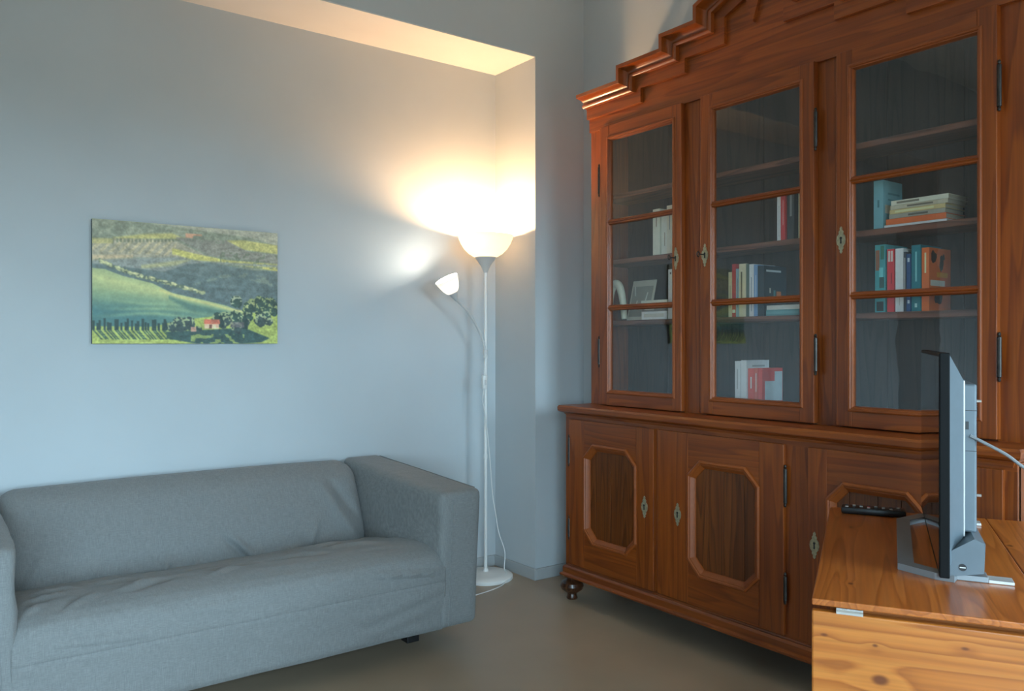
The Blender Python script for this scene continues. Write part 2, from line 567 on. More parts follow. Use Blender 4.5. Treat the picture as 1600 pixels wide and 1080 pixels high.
for wa, wb in WINDOWS:
    box(bm, wa, wb, YB - T, YB, 0, WZ0); box(bm, wa, wb, YB - T, YB, WZ1, ZC)
struct('wall_rear', bm, 'wall')
for k, (wa, wb) in enumerate(WINDOWS):
    bm = nb()
    for x0, x1 in ((wa, wa + 0.06), (wb - 0.06, wb), ((wa + wb) / 2 - 0.03, (wa + wb) / 2 + 0.03)):
        box(bm, x0, x1, YB - 0.09, YB - 0.03, WZ0, WZ1)
    box(bm, wa, wb, YB - 0.09, YB - 0.03, WZ0, WZ0 + 0.06); box(bm, wa, wb, YB - 0.09, YB - 0.03, WZ1 - 0.06, WZ1)
    struct('window_%d' % (k + 1), bm, 'white_plastic')
BH, BT = 0.058, 0.012
def skirting(name, x0, x1, y0, y1):
    bm = nb(); box(bm, x0, x1, y0, y1, 0, BH, 0.003)
    struct(name, bm, 'baseboard')
skirting('baseboard_niche', XN, XJ - BT, YN - BT, YN)
skirting('baseboard_jamb', XJ - BT, XJ, YF - BT, YN)
skirting('baseboard_back', XJ, XR, YF - BT, YF)
skirting('baseboard_right', XR - BT, XR, YB, YF - BT)

# ------------------------------------------------------------------ the bookcase
YC = 1.94
def my(y):
    return 2 * YC - y
bc = thing('bookcase', 'tall antique pine bookcase with three glazed doors and stepped cornice against right wall', 'bookcase', (2.64, YC, 0))
FX = 2.58                       # face of the upper frame
UL, UR = 2.887, my(2.887)       # upper ends
XBK = 2.825                     # back
# -- lower case
BX = 2.45
BL, BR = 2.905, my(2.905)
obj('base_side', B(BX + 0.012, XBK, BL - 0.022, BL, 0.16, 0.865), 'wood_v', bc)
obj('base_side', B(BX + 0.012, XBK, BR, BR + 0.022, 0.16, 0.865), 'wood_v', bc)
obj('base_back', B(XBK - 0.012, XBK, BR + 0.022, BL - 0.022, 0.16, 0.865), 'wood_in_v', bc)
obj('base_floor', B(BX + 0.03, XBK - 0.012, BR + 0.022, BL - 0.022, 0.16, 0.18), 'wood_in', bc)
obj('base_rail', B(BX, BX + 0.022, BR, BL, 0.842, 0.868), 'wood_h', bc)
obj('base_rail', B(BX, BX + 0.022, BR, BL, 0.158, 0.182), 'wood_h', bc)
DL = [(2.334, 2.867), (1.715, 2.312), (1.007, 1.62)]
for y0, y1 in ((2.867, BL), (2.312, 2.334), (1.62, 1.715), (BR, 1.007)):
    obj('base_stile', B(BX, BX + 0.022, y0, y1, 0.182, 0.842), 'wood_v', bc)
# -- moulded bands running round three sides: profile points are (outward, z)
def band(name, prof, mat, x0, yl, yr, xb=XBK):
    bm = nb()
    rings = []
    for (px, py, nx, ny) in ((xb, yl, 0, 1), (x0, yl, -1, 1), (x0, yr, -1, -1), (xb, yr, 0, -1)):
        rings.append([(px + nx * o, py + ny * o, z) for o, z in prof])
    loft(bm, rings)
    return obj(name, bm, mat, bc, smooth=True, angle=25)
def arc(o0, z0, o1, z1, n=6, bulge=1):
    """quarter curve between two profile points"""
    out = []
    for i in range(n + 1):
        t = i / n * math.pi / 2
        if bulge > 0:
            out.append((o0 + (o1 - o0) * math.sin(t), z0 + (z1 - z0) * (1 - math.cos(t))))
        else:
            out.append((o0 + (o1 - o0) * (1 - math.cos(t)), z0 + (z1 - z0) * math.sin(t)))
    return out
obj('counter_top', B(2.44, XBK, BR, BL, 0.868, 0.908), 'wood_h', bc)
band('counter_moulding', [(-0.03, 0.852)] + [(0.004, 0.852), (0.004, 0.860)] + arc(0.006, 0.860, 0.024, 0.876, 5, -1) + [(0.028, 0.878), (0.034, 0.884), (0.035, 0.900), (0.030, 0.908), (-0.03, 0.9081)], 'wood_h', BX, BL - 0.013, BR + 0.013)
band('plinth', [(-0.03, 0.118), (0.030, 0.118), (0.031, 0.126), (0.024, 0.130), (0.020, 0.132), (0.020, 0.156), (0.017, 0.161), (0.012, 0.165), (0.006, 0.1655), (0.003, 0.171), (-0.03, 0.171)], 'wood_h', BX, BL - 0.02, BR + 0.02)
for fx, fy in ((2.478, 2.895), (2.478, my(2.895)), (2.775, 2.87), (2.775, my(2.87))):
    obj('bun_foot', lathe(nb(), [(0, 0), (0.024, 0), (0.027, 0.006), (0.022, 0.016), (0.021, 0.026), (0.034, 0.034), (0.050, 0.047), (0.055, 0.062), (0.050, 0.077), (0.036, 0.087),
                                 (0.024, 0.092), (0.026, 0.100), (0.040, 0.106), (0.045, 0.1185), (0, 0.1185)], (fx, fy, 0), 28), 'foot_wood', bc, smooth=True)

ESC = [(0, 1.0), (0.30, 0.86), (0.22, 0.74), (0.52, 0.62), (0.46, 0.46), (0.85, 0.30), (1.0, 0.0), (0.85, -0.30), (0.46, -0.46), (0.52, -0.62), (0.22, -0.74), (0.30, -0.86),
       (0, -1.0), (-0.30, -0.86), (-0.22, -0.74), (-0.52, -0.62), (-0.46, -0.46), (-0.85, -0.30), (-1.0, 0.0), (-0.85, 0.30), (-0.46, 0.46), (-0.52, 0.62), (-0.22, 0.74), (-0.30, 0.86)]
def escutcheon(parent, x, y, z, w, h):
    obj('escutcheon', prism(nb(), [(y + a * w, z + b * h) for a, b in ESC], x - 0.0025, x, 'X'), 'brass', parent)
    pts = [(y + 0.0045 * math.cos(t), z + 0.007 + 0.0045 * math.sin(t)) for t in [R(-60 + 30 * i) for i in range(11)]]
    pts += [(y - 0.003, z - 0.012), (y + 0.003, z - 0.012)]
    obj('keyhole', prism(nb(), pts, x - 0.0035, x - 0.0022, 'X'), 'black', parent)
def hinge(parent, x, y, z0, z1, r=0.0065):
    zc = z1 - z0
    obj('hinge', lathe(nb(), [(0, 0), (r * 0.5, 0.002), (r * 0.8, 0.008), (r * 0.5, 0.013), (r, 0.016), (r, zc - 0.016), (r * 0.5, zc - 0.013), (r * 0.8, zc - 0.008), (r * 0.5, zc - 0.002), (0, zc)], (x, y, z0), 10), 'iron', parent, smooth=True)

def octagon(y0, y1, z0, z1, c):
    return [(y0 + c, z0), (y1 - c, z0), (y1, z0 + c), (y1, z1 - c), (y1 - c, z1), (y0 + c, z1), (y0, z1 - c), (y0, z0 + c)]
def octring(y0, y1, z0, z1, c, d, x):
    return [(x, a, b) for a, b in octagon(y0 + d, y1 - d, z0 + d, z1 - d, c - 0.586 * d)]
LZ0, LZ1 = 0.178, 0.845
OZ0, OZ1 = 0.293, 0.741
lower_oct = [(2.433, 2.762), (1.817, 2.149), (1.142, 1.483)]
lower_oct[2] = (1.216, 1.548)
names = ['narrow left lower door', 'wide middle lower door', 'right lower door behind the table']
for i, (y0, y1) in enumerate(DL):
    o0, o1 = lower_oct[i]
    X0 = BX - 0.014
    bm = nb()
    box(bm, X0, BX + 0.006, y0, o0, LZ0, LZ1, 0.002); box(bm, X0, BX + 0.006, o1, y1, LZ0, LZ1, 0.002)
    door = obj('lower_door', bm, 'wood_v', bc)
    for z0, z1 in ((LZ0, OZ0), (OZ1, LZ1)):
        obj('rail', B(X0 + 0.0004, BX + 0.006, o0, o1, z0, z1), 'wood_h', door)
    c = 0.060
    for ya, yb, za, zb in ((o0, o0 + c, OZ0, OZ0 + c), (o1, o1 - c, OZ0, OZ0 + c), (o0, o0 + c, OZ1, OZ1 - c), (o1, o1 - c, OZ1, OZ1 - c)):
        obj('corner_block', prism(nb(), [(ya, za), (yb, za), (ya, zb)], X0 + 0.0006, BX + 0.006, 'X'), 'wood_h', door)
    bm = nb()
    rings = [octring(o0, o1, OZ0, OZ1, c, d, x) for d, x in ((-0.004, X0 + 0.002), (-0.004, X0 - 0.004), (0.002, X0 - 0.008), (0.007, X0 - 0.007), (0.010, X0 - 0.003), (0.013, X0 - 0.003), (0.020, X0 + 0.005), (0.027, X0 + 0.010), (0.029, X0 + 0.016), (0.029, X0 + 0.02))]
    loft(bm, rings, caps=False)
    obj('panel_moulding', bm, 'wood_bead', door, smooth=True, angle=22)
    # the field of the door is made of upright boards
    cuts = [o0 + 0.004] + [o0 + (o1 - o0) * f for f in ((0.30, 0.52, 0.80), (0.22, 0.5, 0.73), (0.26, 0.49, 0.78))[i]] + [o1 - 0.004]
    for ya, yb in zip(cuts, cuts[1:]):
        bm = nb(); box(bm, BX + 0.0005, BX + 0.012, ya + 0.0008, yb - 0.0008, OZ0 + 0.004, OZ1 - 0.004, 0.0012)
        obj('panel_board', bm, 'panel', door)
    ey = (2.384, 2.202, 1.593)[i]
    escutcheon(door, X0, ey, 0.517, 0.018, 0.046)
    hy = (y1 + 0.002, y0 - 0.006, y0 - 0.006)[i]
    for z0, z1 in ((0.625, 0.775), (0.285, 0.40)) if i < 2 else ():
        hinge(door, X0 + 0.002, hy, z0, z1)
# -- upper case
obj('upper_side', B(FX + 0.02, XBK, UL - 0.024, UL, 0.908, 2.30), 'wood_v', bc)
obj('upper_side', B(FX + 0.02, XBK, UR, UR + 0.024, 0.908, 2.30), 'wood_v', bc)
nboard = 7
for i in range(nboard):
    ya = UR + 0.024 + (UL - UR - 0.048) * i / nboard; yb = UR + 0.024 + (UL - UR - 0.048) * (i + 1) / nboard
    obj('back_board', B(XBK - 0.014, XBK, ya + 0.001, yb - 0.001, 0.908, 2.30), 'wood_in_v', bc)
obj('upper_floor', B(FX + 0.02, XBK - 0.014, UR + 0.024, UL - 0.024, 0.908, 0.965), 'wood_in', bc)
obj('upper_top', B(FX + 0.02, XBK, UR + 0.024, UL - 0.024, 2.24, 2.262), 'wood_in', bc)
for zt in (1.303, 1.588, 1.893):
    bm = nb(); box(bm, 2.632, XBK - 0.0145, UR + 0.025, UL - 0.025, zt - 0.022, zt, 0.004)
    obj('shelf', bm, 'wood_in', bc)
DU = [(2.30, 2.80, 2.35, 2.735), (1.68, 2.197, 1.739, 2.135), (1.076, 1.594, 1.132, 1.535)]
for y0, y1 in ((2.79, UL), (2.19, 2.308), (1.588, 1.688), (UR, 1.084)):
    obj('face_stile', B(FX + 0.012, FX + 0.03, y0, y1, 0.908, 2.198), 'wood_v', bc)
GZ0, GZ1 = 0.980, 2.133
for i, (y0, y1, g0, g1) in enumerate(DU):
    X0, X1 = FX - 0.016, FX + 0.0115
    bm = nb()
    box(bm, X0, X1, y0, g0, 0.913, 2.20, 0.0025); box(bm, X0, X1, g1, y1, 0.913, 2.20, 0.0025)
    door = obj('glass_door', bm, 'wood_v', bc)
    for z0, z1 in ((0.913, GZ0), (GZ1, 2.20)):
        bm = nb(); box(bm, X0 + 0.0005, X1, g0, g1, z0, z1, 0.0015)
        obj('rail', bm, 'wood_h', door)
    # raised bead round the glazing
    def rect(d, x):
        return [(x, g0 + d, GZ0 + d), (x, g1 - d, GZ0 + d), (x, g1 - d, GZ1 - d), (x, g0 + d, GZ1 - d)]
    bm = nb()
    loft(bm, [rect(d, x) for d, x in ((-0.016, X0 + 0.001), (-0.015, X0 - 0.003), (-0.011, X0 - 0.005), (-0.006, X0 - 0.004), (-0.004, X0), (-0.001, X0 + 0.001), (0.002, X0 + 0.008), (0.004, X0 + 0.020), (-0.004, X0 + 0.0205))], caps=False)
    obj('glazing_bead', bm, 'wood_bead', door, smooth=True, angle=30)
    for zc in (1.360, 1.753):
        bm = nb()
        prof = [(X0 + 0.022, -0.009), (X0 + 0.010, -0.013), (X0 + 0.003, -0.012), (X0 - 0.001, -0.008), (X0 - 0.0005, -0.004), (X0 - 0.005, 0.0), (X0 - 0.0005, 0.004), (X0 - 0.001, 0.008), (X0 + 0.003, 0.012), (X0 + 0.010, 0.013), (X0 + 0.022, 0.009)]
        loft(bm, [[(a, y, zc + b) for a, b in prof] for y in (g0 - 0.008, g1 + 0.008)])
        obj('muntin', bm, 'wood_h', door, smooth=True, angle=40)
    for za, zb in ((GZ0, 1.360), (1.360, 1.753), (1.753, GZ1)):
        obj('pane', B(X0 + 0.012, X0 + 0.0145, g0, g1, za, zb), 'glass', door)
    ey = (2.328, 2.172, 1.574)[i]
    escutcheon(door, X0, ey, 1.553, 0.017, 0.047)
    if i < 2:
        # a key left standing in the lock
        bm = nb()
        tube(bm, [(X0 - 0.034, ey, 1.555), (X0 + 0.001, ey, 1.555)], 0.0024, 8)
        ring_ = [(X0 - 0.041 + 0.0095 * math.cos(t), ey + (0.35 if i == 0 else 0.2) * 0.0095 * math.cos(t), 1.555 + 0.0095 * math.sin(t)) for t in [2 * math.pi * k / 16 for k in range(17)]]
        tube(bm, ring_, 0.0022, 6)
        obj('key', bm, 'iron', door, smooth=True)
    hy = (y1 + 0.004, y0 - 0.006, y0 - 0.006)[i]
    for z0, z1 in ((1.88, 2.034), (1.083, 1.232)):
        hinge(door, X0 + 0.002, hy, z0, z1)
# -- frieze, applied stepped board and cornice
half = [(2.566, 2.308), (2.566, 2.374), (2.309, 2.374), (2.309, 2.434), (2.124, 2.434), (2.124, 2.512), (1.972, 2.576)]
path = [(UL + 0.004, 2.308)] + half
path = path + [(my(a), b) for a, b in path[::-1]]
low = [(UL, 2.258), (2.533, 2.258), (2.533, 2.320), (2.279, 2.320), (2.279, 2.379), (2.075, 2.379), (2.075, 2.484), (1.975, 2.527), (1.94, 2.423)]
lowfull = low + [(my(a), b) for a, b in low[-2::-1]]
board = [(UL, 2.198), (UR, 2.198)] + [(a, b + 0.012) for a, b in path[::-1]]
board[2] = (UR, 2.318); board[-1] = (UL, 2.318)
obj('frieze_board', prism(nb(), board, FX, FX + 0.024, 'X'), 'wood_h', bc)
top_ = [(a, b + 0.010) for a, b in path]
top_[0] = (UL, 2.318); top_[-1] = (UR, 2.318)
obj('stepped_frieze', prism(nb(), lowfull + top_[::-1], FX - 0.017, FX + 0.0005, 'X'), 'wood_h', bc)
prof = [(0.0, -0.002), (0.0, 0.022)] + [(0.003, 0.026), (0.009, 0.029), (0.015, 0.027), (0.018, 0.022), (0.018, 0.019)] + \
       [(0.018 + 0.020 * math.sin(t), 0.019 + 0.036 * (1 - math.cos(t))) for t in [R(15 * k) for k in range(1, 7)]] + [(0.040, 0.066), (0.056, 0.066), (0.056, -0.002)]
N_ = len(path)
dirs = [((path[i + 1][0] - path[i][0]), (path[i + 1][1] - path[i][1])) for i in range(N_ - 1)]
nrm = []
for dy, dz in dirs:
    l = math.hypot(dy, dz); nrm.append((dz / l, -dy / l))
bm = nb()
rings = []
for i, (y, z) in enumerate(path):
    if i == 0:
        m_ = nrm[0]
    elif i == N_ - 1:
        m_ = nrm[-1]
    else:
        a, b = nrm[i - 1], nrm[i]
        k = 1 + a[0] * b[0] + a[1] * b[1]
        m_ = ((a[0] + b[0]) / k, (a[1] + b[1]) / k)
    rings.append([(FX - 0.015 - q, y + m_[0] * n, z + m_[1] * n) for n, q in prof])
loft(bm, rings)
obj('cornice', bm, 'wood_cornice', bc, smooth=True, angle=30)
for s in (1, -1):
    y0 = UL + 0.004 if s > 0 else my(UL + 0.004)
    bm = nb()
    loft(bm, [[(x, y0 + s * q * 0.35, 2.308 + n) for n, q in prof] for x in (FX - 0.012, XBK)])
    obj('cornice_return', bm, 'wood_x', bc, smooth=True, angle=30)

# ------------------------------------------------------------------ books
def standing(label, y0, y1, z, h, col, d=0.14, x=2.66, cover=None, strips=(), lean=0.0, group=None, name='book', cat='book'):
    """upright book: spine towards the room, y0 > y1"""
    y0, y1 = max(y0, y1) - 0.0006, min(y0, y1) + 0.0006
    yc = (y0 + y1) / 2
    b = thing(name, label, cat, (x, yc, z + 0.0005), 0, group)
    t = min(0.0022, (y0 - y1) * 0.16)
    w = (y0 - y1) / 2
    d = min(d, XBK - 0.018 - x)
    pts = [(0.0, -w), (0.0, w), (d, w), (d, w - t), (t * 1.3, w - t), (t * 1.3, -w + t), (d, -w + t), (d, -w)]
    def fin(bm):
        if lean:
            bmesh.ops.transform(bm, matrix=Matrix.Rotation(lean, 4, 'X'), verts=bm.verts)
        return bm
    obj('cover', fin(prism(nb(), pts, 0, h, 'Z')), book_mat(col), b, local=True)
    obj('pages', fin(B(t * 1.3, d - 0.004, -w + t, w - t, 0.003, h - 0.003)), 'paper', b, local=True)
    for (f0, f1, g0, g1, c) in strips:   # printed marks on the spine, fractions of height and width
        obj('spine_print', fin(B(-0.0004, 0.0003, -w + 2 * w * g0, -w + 2 * w * g1, h * f0, h * f1)), book_mat(c), b, local=True)
    if cover:
        for (x0, x1, f0, f1, c) in cover:   # printed areas on the front cover that faces the camera
            obj('cover_print', fin(B(d * x0, d * x1, -w - 0.0004, -w + 0.0003, h * f0, h * f1)), book_mat(c), b, local=True)
    return b
def lying(label, y0, y1, z, h, col, d=0.13, x=2.66, strips=(), group=None):
    y0, y1 = max(y0, y1), min(y0, y1)
    b = thing('book', label, 'book', (x, (y0 + y1) / 2, z + 0.0004), 0, group)
    w = (y0 - y1) / 2; h = h - 0.0008
    t = min(0.002, h * 0.15)
    d = min(d, XBK - 0.018 - x)
    pts = [(0.0, 0.0), (0.0, h), (d, h), (d, h - t), (t * 1.4, h - t), (t * 1.4, t), (d, t), (d, 0)]
    obj('cover', prism(nb(), [(a, c) for a, c in pts], -w, w, 'Y'), book_mat(col), b, local=True)
    obj('pages', B(t * 1.4, d - 0.003, -w + 0.003, w - 0.003, t, h - t), 'paper', b, local=True)
    for (f0, f1, c) in strips:
        obj('spine_print', B(-0.0004, 0.0003, w - 2 * w * f1, w - 2 * w * f0, h * 0.28, h * 0.72), book_mat(c), b, local=True)
    return b
SA, SB, SC, SD = 1.893, 1.588, 1.303, 0.965
G1 = 'books behind the left glass door'
standing('off-white book, leftmost of three on the left door\'s middle shelf', 2.552, 2.510, SB, 0.208, '#d6cfbf', strips=[(0.62, 0.9, 0.43, 0.53, '#6b5d4a')], group=G1)
standing('off-white book, middle of three on the left door\'s middle shelf', 2.508, 2.468, SB, 0.200, '#d9d2c4', x=2.668, strips=[(0.2, 0.5, 0.43, 0.53, '#8a7f6c')], group=G1)
standing('off-white book, rightmost of three on the left door\'s middle shelf', 2.465, 2.432, SB, 0.213, '#cfc8b8', x=2.656, strips=[(0.5, 0.8, 0.43, 0.53, '#5f7178')], group=G1)
standing('thin white upright book beside lying books in left glass door', 2.460, 2.434, SC, 0.218, '#e2e0dc', strips=[(0.9, 0.94, 0.3, 0.6, '#555555')], group=G1)
lying('white book at the bottom of the small pile, left glass door', 2.622, 2.468, SC, 0.038, '#d8d4ca', strips=[(0.1, 0.9, '#b9b3a6')], group=G1)
lying('dark-spined grey book in the middle of small pile, left door', 2.617, 2.472, SC + 0.038, 0.020, '#6f6a63', strips=[(0.1, 0.5, '#a9a49a')], group=G1)
lying('cream book on top of the small pile, left glass door', 2.624, 2.466, SC + 0.058, 0.030, '#d9d1bd', group=G1)
G2 = 'books behind the middle glass door'
standing('white spined book left of the red one, middle door upper row', 1.901, 1.885, SB, 0.170, '#dedcd8', strips=[(0.1, 0.8, 0.43, 0.53, '#8d8d92')], group=G2)
standing('thin red book between white and charcoal ones, middle door upper row', 1.885, 1.864, SB, 0.172, '#c03538', strips=[(0.35, 0.9, 0.43, 0.53, '#d7a6a2')], group=G2)
standing('charcoal book right of the red one, middle door upper row', 1.857, 1.826, SB, 0.178, '#3a3b3d', strips=[(0.5, 0.95, 0.3, 0.6, '#7c7c7a')], group=G2)
standing('cream book at right end of the middle door\'s upper row', 1.808, 1.792, SB, 0.180, '#c9bf9c', group=G2)
standing('cream book at left end of the middle door\'s lower row', 2.132, 2.114, SC, 0.183, '#c7b995', strips=[(0.2, 0.7, 0.43, 0.53, '#7b6b4d')], group=G2)
standing('red book next to the cream one, middle door lower row', 2.114, 2.095, SC, 0.214, '#b03a3a', strips=[(0.08, 0.14, 0.1, 0.9, '#d9c9b0')], group=G2)
standing('grey-blue slim book right of the red one, middle door lower row', 2.095, 2.079, SC, 0.194, '#8da0a6', strips=[(0.2, 0.8, 0.43, 0.53, '#4f5f66')], group=G2)
standing('thick cream book in the middle of the middle door\'s lower row', 2.079, 2.045, SC, 0.212, '#cbbf9f', strips=[(0.25, 0.85, 0.55, 0.75, '#5d543f')], group=G2)
standing('dark green book right of the thick cream one, middle door', 2.045, 2.030, SC, 0.210, '#55655c', group=G2)
standing('white book before the blue ones, middle door lower row', 2.030, 2.008, SC, 0.207, '#dcdad4', strips=[(0.1, 0.75, 0.4, 0.6, '#8a93a0')], group=G2)
standing('bright blue book between the white and the navy one, middle door', 2.008, 1.990, SC, 0.203, '#6f8fb5', strips=[(0.3, 0.8, 0.43, 0.53, '#c8d3df')], group=G2)
standing('navy book showing its night-sky cover, middle door lower row', 1.990, 1.960, SC, 0.198, '#20323c', d=0.145, cover=[(0.10, 0.75, 0.88, 0.92, '#b9c1c3'), (0.16, 0.30, 0.30, 0.38, '#a8524a'), (0.24, 0.30, 0.46, 0.56, '#b7b2a4'), (0.55, 0.75, 0.28, 0.50, '#b56a3a'), (0.42, 0.50, 0.40, 0.52, '#4c7d80')], group=G2)
lying('teal book lying flat at right of the middle door\'s lower row', 1.950, 1.792, SC, 0.024, '#5f8f92', strips=[(0.0, 0.9, '#6f9fa1')], group=G2)
lying('white book lying on the teal one in the middle door', 1.948, 1.795, SC + 0.024, 0.017, '#d8d4c8', group=G2)
standing('white book at left end of the middle door\'s bottom row', 2.100, 2.073, SD, 0.160, '#e0deda', strips=[(0.3, 0.8, 0.4, 0.6, '#a5a5a5')], group=G2)
standing('white book showing its front cover in the middle door\'s bottom row', 2.070, 2.042, SD, 0.164, '#dedcd9', d=0.145, cover=[(0.25, 0.8, 0.84, 0.88, '#9a9a9a')], group=G2)
standing('left coral red book of the middle door\'s bottom row', 2.039, 2.009, SD, 0.132, '#d9574f', x=2.664, d=0.10, strips=[(0.4, 0.75, 0.4, 0.6, '#f0c4bd')], group=G2)
standing('thin middle coral book of the middle door\'s bottom row', 2.009, 1.992, SD, 0.134, '#cf6a5c', x=2.664, d=0.10, strips=[(0.3, 0.85, 0.4, 0.6, '#f0d1c8')], group=G2)
standing('right coral book with pale cover patch, middle door bottom row', 1.991, 1.970, SD, 0.134, '#d8544f', x=2.664, d=0.13, cover=[(0.12, 0.98, 0.03, 0.62, '#b9c4c8'), (0.6, 0.98, 0.62, 0.9, '#b9c4c8')], group=G2)
G3 = 'books behind the right glass door'
standing('pale blue thick book standing beside the pile, right glass door', 1.512, 1.477, SB, 0.168, '#74a5ae', d=0.125, cover=[(0.25, 0.85, 0.72, 0.76, '#4f7f88'), (0.25, 0.7, 0.60, 0.63, '#4f7f88'), (0.1, 0.45, 0.33, 0.5, '#c4b9a0')], strips=[(0.45, 0.6, 0.4, 0.6, '#47757d')], group=G3)
stack = [(1.470, 1.262, 0.010, '#d6d3cc', 'white magazine at the bottom of the pile, right glass door', ()),
         (1.463, 1.264, 0.020, '#d9632f', 'orange book in the lying pile, right glass door', ()),
         (1.452, 1.266, 0.015, '#9a9588', 'grey book above the orange one in the lying pile', [(0.35, 0.7, '#5b574e')]),
         (1.450, 1.266, 0.015, '#c0ad78', 'mustard book in the middle of the lying pile', [(0.1, 0.8, '#d8c99c')]),
         (1.447, 1.258, 0.014, '#b9b09a', 'beige book second from top of the lying pile', [(0.3, 0.75, '#6b6455')]),
         (1.445, 1.256, 0.016, '#d2cab8', 'cream book on top of the lying pile, right glass door', [(0.1, 0.5, '#76705f')])]
z = SB
for ya, yb, h, c, lab, st in stack:
    lying(lab, ya, yb, z, h, c, d=0.13, x=2.652, strips=st, group=G3)
    z += h
standing('teal patterned book at left end of the right door\'s row', 1.507, 1.470, SC, 0.232, '#3f8f93', d=0.15, strips=[(0.02, 0.16, 0.15, 0.85, '#2b3230'), (0.36, 0.52, 0.1, 0.55, '#274a45'), (0.62, 0.92, 0.55, 0.95, '#8c5a3e'), (0.52, 0.66, 0.2, 0.6, '#6ec0c0'), (0.78, 0.98, 0.1, 0.45, '#2f6a58')], group=G3)
standing('bright red book second from left in the right door\'s row', 1.464, 1.439, SC, 0.214, '#c62f38', strips=[(0.80, 0.97, 0.15, 0.45, '#e7b9b0'), (0.80, 0.97, 0.55, 0.85, '#e7b9b0'), (0.45, 0.62, 0.3, 0.45, '#8f2028')], group=G3)
standing('white book between red and dark ones in the right door', 1.435, 1.407, SC, 0.213, '#d3d2d0', strips=[(0.1, 0.3, 0.43, 0.53, '#b3b1ac')], group=G3)
standing('very thin charcoal book beside the white one, right glass door', 1.407, 1.398, SC, 0.200, '#3b3c42', strips=[(0.3, 0.9, 0.3, 0.7, '#a9a9a9')], group=G3)
standing('slim navy book left of the teal one, right glass door', 1.397, 1.382, SC, 0.192, '#2c4a74', strips=[(0.86, 0.93, 0.25, 0.75, '#b9c6d4'), (0.14, 0.2, 0.25, 0.75, '#b9c6d4')], group=G3)
standing('plain teal book left of the orange one, right glass door', 1.380, 1.348, SC, 0.219, '#1f6f7a', strips=[(0.45, 0.9, 0.42, 0.6, '#79b4b8'), (0.06, 0.12, 0.4, 0.65, '#9fc6c8')], group=G3)
ob = standing('orange book showing its cover at right end of the right door\'s row', 1.346, 1.321, SC, 0.208, '#e0652a', d=0.145, strips=[(0.6, 0.92, 0.4, 0.62, '#f2c9a0')], cover=[(0.06, 0.72, 0.40, 0.49, '#cdc6b8'), (0.35, 0.85, 0.54, 0.62, '#e08a2c')], group=G3)
def blot(parent, cx, cz, rx, rz, seed):
    random.seed(seed)
    pts = []
    for k in range(14):
        t = 2 * math.pi * k / 14
        q = 0.75 + 0.4 * random.random()
        pts.append((cx + rx * q * math.cos(t), cz + rz * q * math.sin(t)))
    w = 0.0125 - 0.0006
    obj('cover_print', prism(nb(), pts, -w - 0.0005, -w + 0.0002, 'Y'), book_mat('#3a2a22'), parent, local=True)
blot(ob, 0.030, 0.178, 0.018, 0.022, 2); blot(ob, 0.082, 0.158, 0.014, 0.026, 5); blot(ob, 0.096, 0.180, 0.008, 0.012, 7); blot(ob, 0.06, 0.05, 0.03, 0.03, 9)

# leaning picture and the pale arched ornament on the left door's lower shelf
pf = thing('photo_frame', 'pale leaning picture with a white pattern behind left glass door', 'picture', (2.72, 2.70, SC))
bm = nb(); box(bm, -0.006, 0.0, -0.075, 0.075, 0.001, 0.195, 0.002)
bmesh.ops.transform(bm, matrix=Matrix.Rotation(R(14), 4, 'Y'), verts=bm.verts)
obj('frame', bm, book_mat('#b9b4a4'), pf, local=True)
bm = nb(); box(bm, -0.0072, -0.0058, -0.064, 0.064, 0.018, 0.165)
bmesh.ops.transform(bm, matrix=Matrix.Rotation(R(14), 4, 'Y'), verts=bm.verts)
obj('picture', bm, book_mat('#8b877b'), pf, local=True)
random.seed(4)
for k in range(7):
    y = -0.05 + 0.1 * random.random(); zz = 0.03 + 0.11 * random.random(); a = random.uniform(-0.6, 0.6)
    bm = nb(); prism(bm, [(y - 0.004, zz), (y + 0.004, zz), (y + 0.004 + 0.03 * a, zz + 0.045), (y - 0.002 + 0.03 * a, zz + 0.045)], -0.0080, -0.0068, 'X')
    bmesh.ops.transform(bm, matrix=Matrix.Rotation(R(14), 4, 'Y'), verts=bm.verts)
    obj('picture_mark', bm, book_mat('#d5d0c2'), pf, local=True)
orn = [(2.842, 0.0), (2.842, 0.06), (2.839, 0.12), (2.826, 0.165), (2.803, 0.182), (2.780, 0.168), (2.763, 0.125), (2.752, 0.06), (2.746, 0.0)]
arch = smooth_path([(2.672, y, SC + 0.006 + z_ * 0.93 + 0.001) for y, z_ in orn], 6)
bm = nb(); tube(bm, arch, [0.013 + 0.006 * math.sin(math.pi * i / len(arch)) for i in range(len(arch))], 12)
for v in bm.verts:
    v.co.z = max(v.co.z, SC + 0.0005)
tag(obj('arched_ornament', bm, book_mat('#d2cdb8'), None, smooth=True), 'cream arched ornament standing behind the left glass door', 'ornament')

